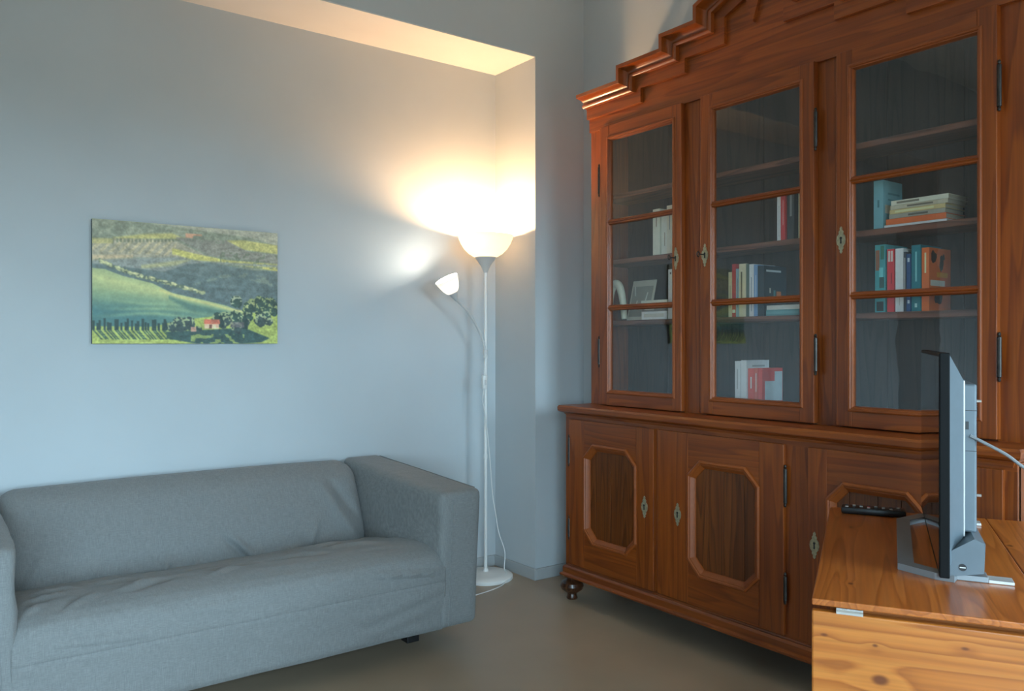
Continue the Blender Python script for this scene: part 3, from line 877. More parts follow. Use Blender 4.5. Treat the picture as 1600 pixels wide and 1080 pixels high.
# ------------------------------------------------------------------ sofa
sf = thing('sofa', 'grey-blue fabric two-seat sofa with wrinkled slipcover along the niche wall', 'sofa', (0.91, 3.10, 0))
def creases(px, py, segs):
    """sum of soft ridges (or furrows) along drawn segments: x0, y0, x1, y1, height, width"""
    t_ = 0.0
    for xa, ya, xb, yb, a, w in segs:
        dx, dy = xb - xa, yb - ya
        l2 = dx * dx + dy * dy
        t = ((px - xa) * dx + (py - ya) * dy) / l2
        tc_ = min(1.0, max(0.0, t))
        d = math.hypot(px - xa - dx * tc_, py - ya - dy * tc_)
        end = math.sin(math.pi * (0.06 + 0.88 * tc_)) ** 0.6
        t_ += a * end * math.exp(-(d / w) ** 2)
    return t_ * 1.7
SEAT_FOLDS = [(0.45, 2.81, 0.31, 2.67, 0.007, 0.012), (0.40, 2.80, 0.30, 2.66, -0.008, 0.012), (0.513, 2.794, 0.66, 2.90, 0.010, 0.014), (0.54, 2.77, 0.70, 2.87, -0.007, 0.014), (0.80, 2.80, 0.94, 2.92, 0.008, 0.014),
              (1.06, 2.94, 1.28, 2.88, 0.007, 0.010), (1.04, 2.91, 1.24, 2.85, -0.005, 0.014), (1.12, 2.86, 1.22, 2.97, 0.004, 0.012), (0.996, 2.929, 0.829, 2.901, -0.009, 0.018), (0.27, 2.85, 0.42, 2.92, 0.007, 0.012),
              (0.26, 2.80, 0.33, 2.84, -0.010, 0.012), (0.28, 2.95, 0.42, 2.99, 0.010, 0.016), (0.45, 3.02, 0.62, 2.96, 0.009, 0.016), (0.70, 3.04, 0.90, 3.0, -0.008, 0.02), (1.30, 2.98, 1.48, 2.93, 0.009, 0.03), (1.35, 2.78, 1.58, 2.74, -0.006, 0.016),
              (0.25, 2.72, 0.30, 2.78, 0.012, 0.010), (1.20, 3.06, 1.42, 3.08, 0.012, 0.03), (0.95, 2.78, 1.20, 2.74, 0.005, 0.02)]
FRONT_FOLDS = [(0.30, 0.333, 0.57, 0.312, 0.006, 0.008), (1.34, 0.352, 1.61, 0.326, 0.009, 0.007), (0.26, 0.37, 0.34, 0.40, 0.007, 0.008), (0.60, 0.36, 0.85, 0.345, 0.004, 0.012), (1.30, 0.20, 1.60, 0.26, 0.004, 0.02), (1.25, 0.13, 1.60, 0.20, 0.004, 0.02)]
BACK_FOLDS = [(1.408, 0.588, 1.539, 0.347, 0.012, 0.025), (1.46, 0.60, 1.57, 0.42, -0.010, 0.02), (1.19, 0.336, 1.28, 0.352, 0.010, 0.010), (0.600, 0.31, 0.61, 0.37, 0.010, 0.009), (0.735, 0.30, 0.765, 0.37, 0.010, 0.010), (0.852, 0.293, 0.862, 0.38, 0.010, 0.010),
              (0.975, 0.43, 1.076, 0.32, -0.009, 0.010), (1.01, 0.43, 1.10, 0.33, 0.010, 0.012), (1.10, 0.36, 1.155, 0.30, 0.010, 0.010), (0.48, 0.33, 0.53, 0.40, 0.006, 0.014), (0.30, 0.36, 0.36, 0.44, 0.006, 0.016), (1.33, 0.35, 1.37, 0.44, 0.008, 0.016)]
def nz(x, y, z, s=1.0, o=0.0):
    return noise.noise(Vector((x * s + o, y * s + o * 1.7, z * s - o)))
# seat and front apron: one slipcovered profile carried along the sofa
bm = nb()
rings = []
nx = 220
x0, x1 = 0.212, 1.632
base = [(3.30, 0.32), (3.24, 0.335), (3.18, 0.347), (3.10, 0.362), (3.02, 0.377), (2.94, 0.390), (2.87, 0.400), (2.80, 0.406), (2.745, 0.405), (2.705, 0.396), (2.678, 0.380), (2.664, 0.358), (2.659, 0.330), (2.657, 0.305),
        (2.658, 0.292), (2.666, 0.286), (2.656, 0.280), (2.657, 0.265), (2.660, 0.23), (2.664, 0.19), (2.668, 0.15), (2.672, 0.118), (2.680, 0.104), (2.70, 0.100)]
dense = []
for (ya, za), (yb, zb) in zip(base, base[1:]):
    for k in range(4):
        t = k / 4
        dense.append((ya + (yb - ya) * t, za + (zb - za) * t))
dense.append(base[-1])
for i in range(nx + 1):
    x = x0 + (x1 - x0) * i / nx
    ring = []
    for j, (y, z) in enumerate(dense):
        f = j / (len(dense) - 1)
        topw = max(0.0, 1 - f / 0.42)
        frontw = max(0.0, min(1.0, (f - 0.35) / 0.15))
        # long diagonal folds on the seat, softer ones on the front
        s = x * 0.9 + y * 2.2
        fold = 0.006 * nz(x * 1.2, s * 2.6, 0, 2.2, 3.1) + 0.0035 * abs(nz(x * 0.7 + y, s * 5.0, 0.3, 2.0, 8.0))
        crease = 0.010 * (1 - min(1, abs(nz(x * 1.0 + y * 0.6, y * 1.2 - x * 0.25, 0.0, 3.4, 1.3)) * 5.5))
        dz = topw * (fold * 1.2 + crease * 0.3) + creases(x, y, SEAT_FOLDS) * min(1.0, topw * 3) + 0.006 * nz(x, 0, 0, 3.0, 2.0) * (1 - abs(2 * f - 0.7))
        dy = frontw * (0.004 * nz(x, z * 1.6, 0, 5.0, 5.0) + 0.0022 * nz(x * 2.0 + z * 2, z * 5, 0, 5.0, 9.0))
        dy -= frontw * creases(x, z, FRONT_FOLDS)
        zz = z + dz
        # the cover rounds off where it meets the arms
        e = min(x - x0, x1 - x)
        if f < 0.5:
            zz -= 0.012 * max(0, 1 - e / 0.05) ** 2
        # hem waves a little
        if f > 0.9:
            zz += 0.003 * nz(x, 0, 0, 4.0, 1.0)
        # seam height drifts to the right
        ring.append((x, y + dy, zz))
    rings.append(ring)
loft(bm, rings, closed=False, caps=False)
seat = obj('seat', bm, 'fabric', sf, smooth=True, angle=80)
sol = seat.modifiers.new('thickness', 'SOLIDIFY'); sol.thickness = 0.01; sol.offset = 1
def back_fn(p):
    # lean the rest, puff its face, pinch it where it meets the seat
    t = (p.z - 0.30) / 0.36
    q = Vector(p)
    face = max(0.0, min(1.0, (3.47 - p.y) / 0.12))
    q.y += (t - 0.2) * 0.16 * (0.4 + 0.6 * face) - 0.05
    mid = math.sin(math.pi * max(0, min(1, t)))
    ex = math.sin(math.pi * max(0.0, min(1.0, (p.x - 0.20) / 1.44)))
    q.y -= face * (0.028 * mid * (0.4 + 0.6 * ex))
    q.y += face * 0.006 * nz(p.x, p.z, 0, 4.0, 4.0)
    # short pulled creases just above the seat
    low_ = max(0.0, 1 - t / 0.55)
    q.y += face * low_ * 0.013 * abs(nz(p.x * 2.2 - p.z * 2.4, p.z * 0.8, 0, 4.0, 6.0))
    q.y -= face * creases(p.x, p.z, BACK_FOLDS)
    q.z += 0.003 * nz(p.x, 0, 0.5, 4.0, 2.0)
    q.z -= 0.012 * max(0.0, t - 0.8) / 0.2 * (1 - ex) * 0.6
    return q
bm = nb(); rbox(bm, (0.222, 3.30, 0.28), (1.606, 3.54, 0.668), 0.075, (170, 16, 56), back_fn)
for v in bm.verts:
    v.co.y = min(v.co.y, 3.535)
obj('backrest', bm, 'fabric', sf, smooth=True, angle=80)
def arm_fn(side):
    xi = 1.612 if side > 0 else 0.228
    def f(p):
        q = Vector(p)
        t = (p.z - 0.10) / 0.55
        yy = (p.y - 2.65) / 0.89
        q.z += (0.038 * yy - 0.018) * max(0.0, t)            # top climbs towards the back
        inner = max(0.0, 1 - abs(p.x - xi) / 0.05)
        bul = math.sin(math.pi * max(0, min(1, t))) * math.sin(math.pi * max(0, min(1, yy)))
        q.x -= side * inner * 0.014 * bul
        q.x += side * inner * 0.010 * nz(p.y * 1.6 + p.z, p.z * 2.0 - p.y, 0, 3.0, 7.0)
        q.x += side * (1 - inner) * 0.004 * nz(p.y, p.z, 0, 3.0, 1.0)
        # the arm tapers in a little below
        q.x -= side * (1 - inner) * 0.022 * max(0.0, 1 - t) ** 1.3
        q.y += 0.004 * nz(p.x * 2, p.z, 0, 4.0, 3.0) * max(0.0, 1 - yy * 3)
        return q
    return f
for side, xa, xb in ((1, 1.612, 1.802), (-1, 0.03, 0.228)):
    bm = nb(); rbox(bm, (xa, 2.65, 0.10), (xb, 3.54, 0.642), 0.028, (14, 50, 32), arm_fn(side))
    arm = obj('armrest', bm, 'fabric', sf, smooth=True, angle=80)
    # raised seam down the front of the arm
    fn = arm_fn(side)
    xs = xa + 0.055 if side > 0 else xb - 0.055
    pts = [fn(Vector((xs, 2.6495, 0.112 + 0.02 * k))) for k in range(26)]
    obj('front_seam', tube(nb(), pts, 0.0022, 6), 'fabric', arm, smooth=True)
    pts = [fn(Vector((xa + 0.012 if side < 0 else xb - 0.012, 2.69 + 0.03 * k, 0.6395))) for k in range(28)]
    obj('top_seam', tube(nb(), pts, 0.0022, 6), 'fabric', arm, smooth=True)
obj('seat_frame', B(0.22, 1.62, 2.72, 3.50, 0.105, 0.30), 'black', sf)
for fx, fy in ((1.60, 2.87), (0.24, 2.87), (1.545, 3.42), (0.285, 3.42)):
    bm = nb(); box(bm, fx - 0.027, fx + 0.027, fy - 0.027, fy + 0.027, 0.0, 0.106, 0.003)
    obj('foot', bm, 'black', sf)

# ------------------------------------------------------------------ floor lamp
LX, LY = 2.336, 3.405
lp = thing('floor_lamp', 'white floor uplighter with bowl shade and bent reading arm in niche corner', 'lamp', (LX, LY, 0))
obj('base', lathe(nb(), [(0, 0), (0.138, 0), (0.140, 0.004), (0.139, 0.016), (0.132, 0.022), (0.09, 0.028), (0.03, 0.033), (0.014, 0.036), (0.012, 0.05), (0, 0.05)], (LX, LY, 0), 56), 'white_plastic', lp, smooth=True)
obj('pole', tube(nb(), [(LX, LY, 0.03), (LX, LY, 0.6), (LX, LY, 1.1), (LX, LY, 1.57)], 0.0085, 14), 'white_plastic', lp, smooth=True)
for zj in (0.62, 1.13):
    obj('pole_joint', lathe(nb(), [(0.0085, -0.012), (0.0105, -0.010), (0.0105, 0.010), (0.0085, 0.012)], (LX, LY, zj), 14), 'white_plastic', lp, smooth=True)
obj('socket_cup', lathe(nb(), [(0, 1.555), (0.010, 1.556), (0.014, 1.566), (0.022, 1.585), (0.036, 1.608), (0.056, 1.634), (0.053, 1.636), (0.02, 1.612), (0, 1.61)], (LX, LY, 0), 36), 'grey_plastic', lp, smooth=True)
outer = [(0.050, 1.634), (0.062, 1.638), (0.088, 1.654), (0.110, 1.676), (0.127, 1.704), (0.137, 1.727), (0.1415, 1.744)]
inner = [(r - 0.0025, h + 0.0012) for r, h in outer[::-1]]
obj('bowl_shade', lathe(nb(), outer + [(0.1415, 1.7455)] + inner + [(0.0, 1.6365), (0.0, 1.634)], (LX, LY, 0), 56), 'shade', lp, smooth=True, angle=60)
WARM = (1.0, 0.58, 0.28)
M['bulb'] = emit_mat('warm_bulb', WARM, 850.0)
obj('bulb', lathe(nb(), [(0, 1.640), (0.012, 1.642), (0.014, 1.655), (0.024, 1.675), (0.029, 1.692), (0.026, 1.708), (0.015, 1.718), (0, 1.721)], (LX, LY, 0), 16), 'bulb', lp, smooth=True)
# reading arm
ax = Vector((-0.50, 0.0, 0.86)).normalized()
neck = Vector((2.141, LY - 0.03, 1.413))
arm_pts = smooth_path([(LX - 0.002, LY - 0.002, 1.149), (LX - 0.018, LY - 0.008, 1.20), (LX - 0.052, LY - 0.014, 1.265), (LX - 0.115, LY - 0.022, 1.345), tuple(neck)], 8)
obj('reading_arm', tube(nb(), arm_pts, 0.0062, 10), 'grey_plastic', lp, smooth=True)
obj('arm_clamp', lathe(nb(), [(0.009, -0.014), (0.013, -0.012), (0.013, 0.012), (0.009, 0.014)], (LX, LY, 1.149), 16), 'grey_plastic', lp, smooth=True)
TM_ = Matrix.Translation(neck) @ ax.to_track_quat('Z', 'Y').to_matrix().to_4x4()
obj('reading_socket', lathe(nb(), [(0, -0.006), (0.008, -0.005), (0.011, 0.006), (0.018, 0.022), (0.027, 0.040), (0.024, 0.041), (0.01, 0.03), (0, 0.03)], mat=TM_, seg=28), 'grey_plastic', lp, smooth=True)
outer = [(0.025, 0.038), (0.032, 0.044), (0.041, 0.058), (0.049, 0.078), (0.056, 0.102), (0.0590, 0.114)]
inner = [(r - 0.002, h + 0.001) for r, h in outer[::-1]]
obj('reading_shade', lathe(nb(), outer + [(0.0590, 0.115)] + inner + [(0, 0.042), (0, 0.040)], mat=TM_, seg=40), 'shade_small', lp, smooth=True, angle=60)
M['bulb_cool'] = emit_mat('neutral_bulb', (1.0, 0.92, 0.78), 220.0)
obj('reading_bulb', lathe(nb(), [(0, 0.044), (0.009, 0.045), (0.010, 0.062), (0.016, 0.080), (0.017, 0.092), (0.012, 0.102), (0, 0.106)], mat=TM_, seg=14), 'bulb_cool', lp, smooth=True)
# switch and cord
bm = nb(); box(bm, 2.302, 2.326, LY - 0.030, LY - 0.010, 0.965, 1.035, 0.004)
sw = obj('switch', bm, 'white_plastic', lp, smooth=True)
bm = nb(); box(bm, 2.308, 2.320, LY - 0.033, LY - 0.029, 0.985, 1.012, 0.0015)
obj('switch_rocker', bm, 'grey_plastic', sw)
obj('cord', tube(nb(), smooth_path([(LX - 0.004, LY - 0.012, 1.14), (2.318, LY - 0.018, 1.09), (2.314, LY - 0.02, 1.03)], 6), 0.0026, 8), 'cord_white', lp, smooth=True)
obj('cord', tube(nb(), smooth_path([(2.313, LY - 0.02, 0.968), (2.305, LY - 0.02, 0.909), (2.323, LY - 0.018, 0.827), (2.332, LY - 0.016, 0.777), (2.352, LY - 0.018, 0.596), (2.365, LY - 0.02, 0.431), (2.380, LY - 0.025, 0.331),
                                    (2.397, LY - 0.03, 0.23), (2.435, LY - 0.03, 0.125), (2.432, LY - 0.03, 0.04), (2.42, LY - 0.07, 0.026), (2.36, LY - 0.14, 0.008), (2.25, LY - 0.19, 0.004), (2.05, LY - 0.22, 0.004), (1.86, LY - 0.20, 0.004)], 7), 0.0026, 8), 'cord_white', lp, smooth=True)

# ------------------------------------------------------------------ canvas picture
PX0, PX1, PZ0, PZ1 = 0.557, 1.304, 1.196, 1.690
pc = thing('canvas_picture', 'frameless canvas print of green sunlit rolling hills above the sofa', 'picture', ((PX0 + PX1) / 2, YN - 0.02, PZ0))
obj('canvas', B(PX0, PX1, YN - 0.024, YN - 0.001, PZ0, PZ1), 'canvas_edge', pc)

def paint(W, H):
    u, v = np.meshgrid(np.linspace(0, 1, W), np.linspace(0, 1, H))     # v runs downwards
    rng = np.random.default_rng(7)
    def vnoise(sx, sy, seed):
        r = np.random.default_rng(seed)
        g = r.random((int(sy) + 2, int(sx) + 2))
        x = u * sx; y = v * sy
        i = x.astype(int); j = y.astype(int); fx = x - i; fy = y - j
        fx = fx * fx * (3 - 2 * fx); fy = fy * fy * (3 - 2 * fy)
        return (g[j, i] * (1 - fx) + g[j, i + 1] * fx) * (1 - fy) + (g[j + 1, i] * (1 - fx) + g[j + 1, i + 1] * fx) * fy
    def C(h):
        h = h.lstrip('#'); return np.array([int(h[k:k + 2], 16) / 255 for k in (0, 2, 4)])
    img = np.zeros((H, W, 3)) + C('#929a98')
    def put(mask, col, a=1.0):
        m = (np.clip(mask, 0, 1) * a)[..., None]
        img[:] = img * (1 - m) + (C(col) if isinstance(col, str) else col) * m
    def line(pts):
        xs, ys = zip(*pts)
        return np.interp(u, xs, ys)
    def below(pts, soft=0.008):
        return np.clip((v - line(pts)) / soft + 0.5, 0, 1)
    def band_(up, dn, soft=0.008):
        return below(up, soft) * (1 - below(dn, soft))
    n1, n2, n3 = vnoise(14, 10, 1), vnoise(50, 34, 2), vnoise(120, 80, 3)
    # far ridge
    put(below([(0, -0.02), (0.3, 0.0), (0.6, 0.035), (0.85, 0.06), (0.95, 0.10), (1, 0.11)], 0.01), '#6f7f7a')
    put((n2 > 0.6) * (v < 0.12) * 1.0, '#8a958a', 0.35)
    put(band_([(0.1, 0.14), (0.25, 0.095), (0.4, 0.07), (0.45, 0.10)], [(0.1, 0.16), (0.3, 0.13), (0.43, 0.115), (0.5, 0.10)], 0.02) * (u > 0.1) * (u < 0.47), '#a7a96a')
    # terraced vineyard on the far left
    vm = band_([(0, 0.16), (0.2, 0.14), (0.42, 0.13), (0.6, 0.25)], [(0, 0.32), (0.2, 0.29), (0.45, 0.29), (0.6, 0.25)], 0.015) * (u < 0.62)
    put(vm, '#8d8e86')
    rows = (np.sin((u * 0.9 + v * 0.55) * 150) > 0.25) * vm * (v < 0.26) * (u < 0.42)
    put(rows, '#b0a98c', 0.7)
    put(band_([(0, 0.15), (0.2, 0.14), (0.42, 0.12)], [(0, 0.19), (0.2, 0.17), (0.42, 0.14)], 0.01) * (u < 0.42) * (np.sin(u * 330) > -0.1), '#59685c', 0.8)
    put(band_([(0, 0.155), (0.42, 0.13)], [(0, 0.20), (0.42, 0.15)], 0.012) * (u < 0.1), '#a3a36a', 0.8)
    put(band_([(0, 0.29), (0.2, 0.27)], [(0, 0.34), (0.2, 0.31)], 0.02) * (u < 0.2), '#b2a184', 0.7)
    # right hand slopes
    put(band_([(0.68, 0.10), (0.8, 0.085), (1, 0.11)], [(0.68, 0.11), (0.8, 0.17), (1, 0.19)], 0.012) * (u > 0.7), '#a7ab68')
    put(band_([(0.42, 0.10), (0.55, 0.11), (0.7, 0.10), (0.83, 0.19), (1, 0.195)], [(0.42, 0.11), (0.6, 0.24), (0.8, 0.25), (1, 0.28)], 0.012) * (u > 0.42), '#74797c')
    put((np.sin((v * 1.0 + u * 0.35) * 180) > 0.4) * band_([(0.6, 0.15), (1, 0.195)], [(0.6, 0.24), (1, 0.28)], 0.01) * (u > 0.62), '#8b8e8e', 0.5)
    put(band_([(0.42, 0.20), (0.52, 0.23), (0.7, 0.27), (1, 0.28)], [(0.42, 0.25), (0.52, 0.29), (0.7, 0.30), (1, 0.345)], 0.012) * (u > 0.40), '#b3b565')
    put(((n2 > 0.66) & (v > 0.2) & (v < 0.33) & (u > 0.66)) * 1.0, '#4f6357', 0.7)
    # hazy middle slope
    put(band_([(0.02, 0.33), (0.2, 0.30), (0.42, 0.27), (0.55, 0.29)], [(0.02, 0.40), (0.2, 0.40), (0.38, 0.40), (0.55, 0.31)], 0.02), '#74818a')
    put(band_([(0.25, 0.35), (0.42, 0.30), (0.5, 0.28)], [(0.25, 0.38), (0.42, 0.34), (0.5, 0.29)], 0.02) * (u > 0.24) * (u < 0.5), '#9ca27c', 0.9)
    # blue valley
    val = band_([(0, 0.36), (0.2, 0.38), (0.36, 0.40), (0.48, 0.325), (0.6, 0.30), (0.75, 0.33), (0.86, 0.35), (1, 0.345)], [(0, 0.42), (0.2, 0.46), (0.4, 0.57), (0.6, 0.66), (0.8, 0.74), (1, 0.74)], 0.012)
    put(val, '#4d6470')
    put(val * n1, '#5f747f', 0.5)
    put(val * (n3 > 0.62), '#3f5560', 0.45)
    put(band_([(0.5, 0.50), (0.75, 0.36), (1, 0.42)], [(0.5, 0.51), (0.75, 0.40), (1, 0.50)], 0.02) * (n2 > 0.5) * (u > 0.5), '#6c7f78', 0.6)
    # hedge of lit trees crossing the valley
    hl = line([(0.03, 0.33), (0.12, 0.385), (0.2, 0.43), (0.32, 0.47), (0.45, 0.52), (0.56, 0.56)])
    hedge = np.exp(-((v - hl) / 0.022) ** 2) * (u > 0.03) * (u < 0.58)
    put((hedge * (0.5 + n3) > 0.55) * 1.0, '#55695f', 0.9)
    put((hedge * n3 > 0.42) * 1.0, '#a9b083', 0.7)
    put((np.exp(-((v - hl + 0.008) / 0.016) ** 2) * vnoise(70, 60, 21) > 0.45) * (u > 0.03) * (u < 0.58), '#c0c49a', 0.7)
    # sunlit near hill
    hill = below([(0, 0.395), (0.06, 0.40), (0.15, 0.45), (0.3, 0.50), (0.4, 0.575), (0.55, 0.62), (0.7, 0.67), (0.78, 0.72), (1, 0.735)], 0.006)
    put(hill, '#86a07a')
    put(hill * np.clip(1 - np.abs(v - line([(0, 0.46), (0.3, 0.55), (0.75, 0.70)])) / 0.09, 0, 1), '#a8b783')
    put(hill * np.clip((v - 0.56 - 0.10 * (u - 0.1)) / 0.16, 0, 1) * np.clip(1.25 - u * 1.05, 0, 1), '#3f6e77')
    for k, (vv_, sl) in enumerate(((0.66, 0.16), (0.72, 0.10), (0.77, 0.02))):
        put(hill * np.exp(-((v - vv_ - sl * (u - 0.3) - 0.02 * np.sin(u * 9 + k)) / 0.016) ** 2) * np.clip(1 - np.abs(u - 0.32) / 0.34, 0, 1), '#7fa283', 0.8)
    put(np.clip(1 - np.abs(v - line([(0.3, 0.53), (0.42, 0.60), (0.6, 0.655), (0.72, 0.70), (0.8, 0.72)])) / 0.020, 0, 1) * (u > 0.33) * (u < 0.8), '#b9bd80', 0.95)
    put(band_([(0.35, 0.58), (0.5, 0.66), (0.7, 0.72)], [(0.35, 0.60), (0.5, 0.72), (0.7, 0.76)], 0.03) * (u > 0.38) * (u < 0.7), '#46706f', 0.85)
    # near meadow
    mead = below([(0, 0.86), (0.3, 0.86), (0.45, 0.80), (0.6, 0.77), (0.75, 0.73), (1, 0.72)], 0.006)
    put(mead, '#8ea255')
    put(mead * n1, '#a7b766', 0.5)
    put(band_([(0.38, 0.90), (0.6, 0.88), (0.8, 0.86), (0.95, 0.95)], [(0.38, 0.96), (0.6, 1.02), (0.9, 0.99), (0.95, 0.955)], 0.01) * (u > 0.37) * (u < 0.95), '#2f4c50')
    put(((n2 > 0.62) & (v > 0.92) & (u > 0.5) & (u < 0.8)) * 1.0, '#8ea255', 0.7)
    # trees: dark bodies with sun on top
    def tree(cx, cy, r, dark='#2f4a48', lit='#8fa07a', asp=1.5):
        d = ((u - cx) / r) ** 2 + ((v - cy) / (r * asp)) ** 2 + 0.6 * (n3 - 0.5)
        put((d < 1) * 1.0, dark)
        put(((d < 1) & (d > 0.35) & ((v - cy) < 0.35 * r - 0.5 * (u - cx)) & (n3 > 0.4)) * 1.0, lit, 0.85)
    for k in range(26):
        tree(0.82 + 0.19 * rng.random(), 0.62 + 0.09 * rng.random(), 0.022 + 0.012 * rng.random(), lit='#8c9c66')
    tree(0.755, 0.63, 0.036, lit='#a5af97'); tree(0.84, 0.67, 0.028, lit='#a7b078')
    for k in range(22):
        tree(0.64 + 0.32 * rng.random(), 0.74 + 0.05 * rng.random(), 0.016 + 0.014 * rng.random())
    for cx, cy, r in ((0.44, 0.84, 0.042), (0.49, 0.83, 0.036), (0.40, 0.86, 0.028), (0.70, 0.80, 0.03), (0.68, 0.84, 0.02), (0.81, 0.81, 0.026), (0.76, 0.86, 0.035), (0.90, 0.79, 0.04), (0.95, 0.80, 0.025), (0.54, 0.88, 0.02)):
        tree(cx, cy, r, dark='#33474c')
    for cx, h0, h1, w in ((0.365, 0.79, 0.89, 0.012), (0.665, 0.74, 0.86, 0.016), (0.805, 0.73, 0.87, 0.018)):
        put((np.abs(u - cx) < w * np.clip((v - h0) / 0.06, 0, 1)) * (v > h0) * (v < h1) * 1.0, '#273f42')
    # farmhouse
    put((u > 0.575) * (u < 0.655) * (v > 0.81) * (v < 0.87) * 1.0, '#c9a791')
    put((u > 0.57) * (u < 0.66) * (v > 0.79) * (v < 0.83) * (n3 > 0.2), '#b5604f')
    put((u > 0.60) * (u < 0.615) * (v > 0.835) * (v < 0.87) * 1.0, '#6b4a45')
    put((u > 0.47) * (u < 0.70) * (v > 0.05) * (v < 0.13) * (n3 > 0.62), '#5a6a66', 0.8)
    put((u > 0.47) * (u < 0.56) * (v > 0.06) * (v < 0.10) * (n2 > 0.35), '#b37f6c', 0.9)
    put((u > 0.50) * (u < 0.53) * (v > 0.86) * (v < 0.90) * 1.0, '#c58f86', 0.8)
    put((u > 0.72) * (u < 0.80) * (v > 0.81) * (v < 0.86) * 1.0, '#5b5a66', 0.7)
    # row of cypresses and their slanting shadows
    for k in range(22):
        cx = 0.005 + 0.36 * k / 21 + 0.004 * math.sin(k * 2.3)
        h0 = 0.815 + 0.02 * math.sin(k * 1.7)
        put((np.abs(u - cx) < 0.0058) * (v > h0) * (v < 0.89) * 1.0, '#2a4347')
        sx = cx + (v - 0.89) * 0.55
        put((np.abs(u - sx) < 0.0045) * (v > 0.89) * (v < 0.965) * 1.0, '#34524c', 0.9)
    n4, n5 = vnoise(26, 40, 11), vnoise(190, 126, 12)
    tex = 0.45 * (n2 - 0.5) + 0.5 * (n3 - 0.5) + 0.5 * (n5 - 0.5) + 0.35 * (n4 - 0.5)
    calm = np.clip(hill - mead, 0, 1) * 0.65
    img *= (1 + 0.42 * tex * (1 - calm))[..., None]
    # far slopes lie in warm haze, the whole print is a little soft
    hz = np.clip(1 - v / 0.75, 0, 1)[..., None] * 0.25
    img[:] = img * (1 - hz) + C('#a3a58c') * hz
    g = img.mean(axis=2, keepdims=True)
    img[:] = g + (img - g) * 0.86
    img[:] = np.clip(0.03 + img * 1.06, 0, 1)
    for ax_ in (0, 1):
        img[:] = 0.5 * img + 0.25 * np.roll(img, 1, ax_) + 0.25 * np.roll(img, -1, ax_)
    return np.clip(img, 0, 1)
PW, PH = 380, 252
img = paint(PW, PH)
lin = np.where(img <= 0.04045, img / 12.92, ((img + 0.055) / 1.055) ** 2.4)
bm = nb()
grid = [[None] * PW for _ in range(PH)]
for j in range(PH):
    for i in range(PW):
        grid[j][i] = bm.verts.new((PX0 + (PX1 - PX0) * i / (PW - 1), YN - 0.0246, PZ1 - (PZ1 - PZ0) * j / (PH - 1)))
for j in range(PH - 1):
    for i in range(PW - 1):
        bm.faces.new([grid[j][i], grid[j + 1][i], grid[j + 1][i + 1], grid[j][i + 1]])
m, nt, b = mat_base('hill_print')
at = nt.nodes.new('ShaderNodeAttribute'); at.attribute_name = 'print'
nt.links.new(at.outputs['Color'], b.inputs['Base Color'])
b.inputs['Roughness'].default_value = 0.6
pr = obj('print', bm, m, pc)
ca = pr.data.color_attributes.new('print', 'FLOAT_COLOR', 'POINT')
buf = np.ones((PH * PW, 4), dtype=np.float32)
buf[:, :3] = np.clip(lin.reshape(-1, 3) * np.array([1.42, 1.24, 1.04]), 0, 0.9)
ca.data.foreach_set('color', buf.ravel())

# ------------------------------------------------------------------ drop-leaf table
TA = (1.297, 0.854)
tb = thing('drop_leaf_table', 'honey pine drop-leaf table with one leaf hanging, carrying the television', 'table', (TA[0], TA[1], 0), R(-59.8))
TL_, TD_ = 1.20, 0.885
bm = nb(); box(bm, 0, 0.378, 0, TD_, 0.7285, 0.74, 0.002)
obj('tabletop', bm, 'pine_top', tb, local=True)
bm = nb(); box(bm, 0.3795, TL_, 0, TD_, 0.7285, 0.74, 0.002)
obj('tabletop', bm, 'pine_top', tb, local=True)
bm = nb(); box(bm, 0, TL_, -0.002, 0.016, 0.28, 0.7195, 0.003)
obj('drop_leaf', bm, 'pine_leaf', tb, local=True)
obj('apron', B(0.03, TL_ - 0.03, 0.03, 0.05, 0.63, 0.7285), 'pine_frame', tb, local=True)
obj('apron', B(0.03, TL_ - 0.03, TD_ - 0.25, TD_ - 0.23, 0.63, 0.7285), 'pine_frame', tb, local=True)
obj('side_apron', B(0.05, 0.07, 0.05, TD_ - 0.25, 0.63, 0.7285), 'pine_frame', tb, local=True)
obj('side_apron', B(TL_ - 0.07, TL_ - 0.05, 0.05, TD_ - 0.25, 0.63, 0.7285), 'pine_frame', tb, local=True)
for lx, ly in ((0.075, 0.055), (TL_ - 0.125, 0.055), (0.075, TD_ - 0.305), (TL_ - 0.125, TD_ - 0.305)):
    bm = nb(); box(bm, lx, lx + 0.05, ly, ly + 0.05, 0, 0.7285, 0.003)
    obj('leg', bm, 'pine_leg', tb, local=True)
for hx in (0.041, 0.56, 1.10):
    bm = nb()
    box(bm, hx, hx + 0.044, -0.0005, 0.03, 0.7255, 0.7283)
    box(bm, hx, hx + 0.044, -0.0028, -0.0008, 0.7185, 0.7275)
    tube(bm, [(hx, -0.001, 0.7245), (hx + 0.044, -0.001, 0.7245)], 0.0028, 8)
    obj('hinge', bm, 'steel', tb, local=True)

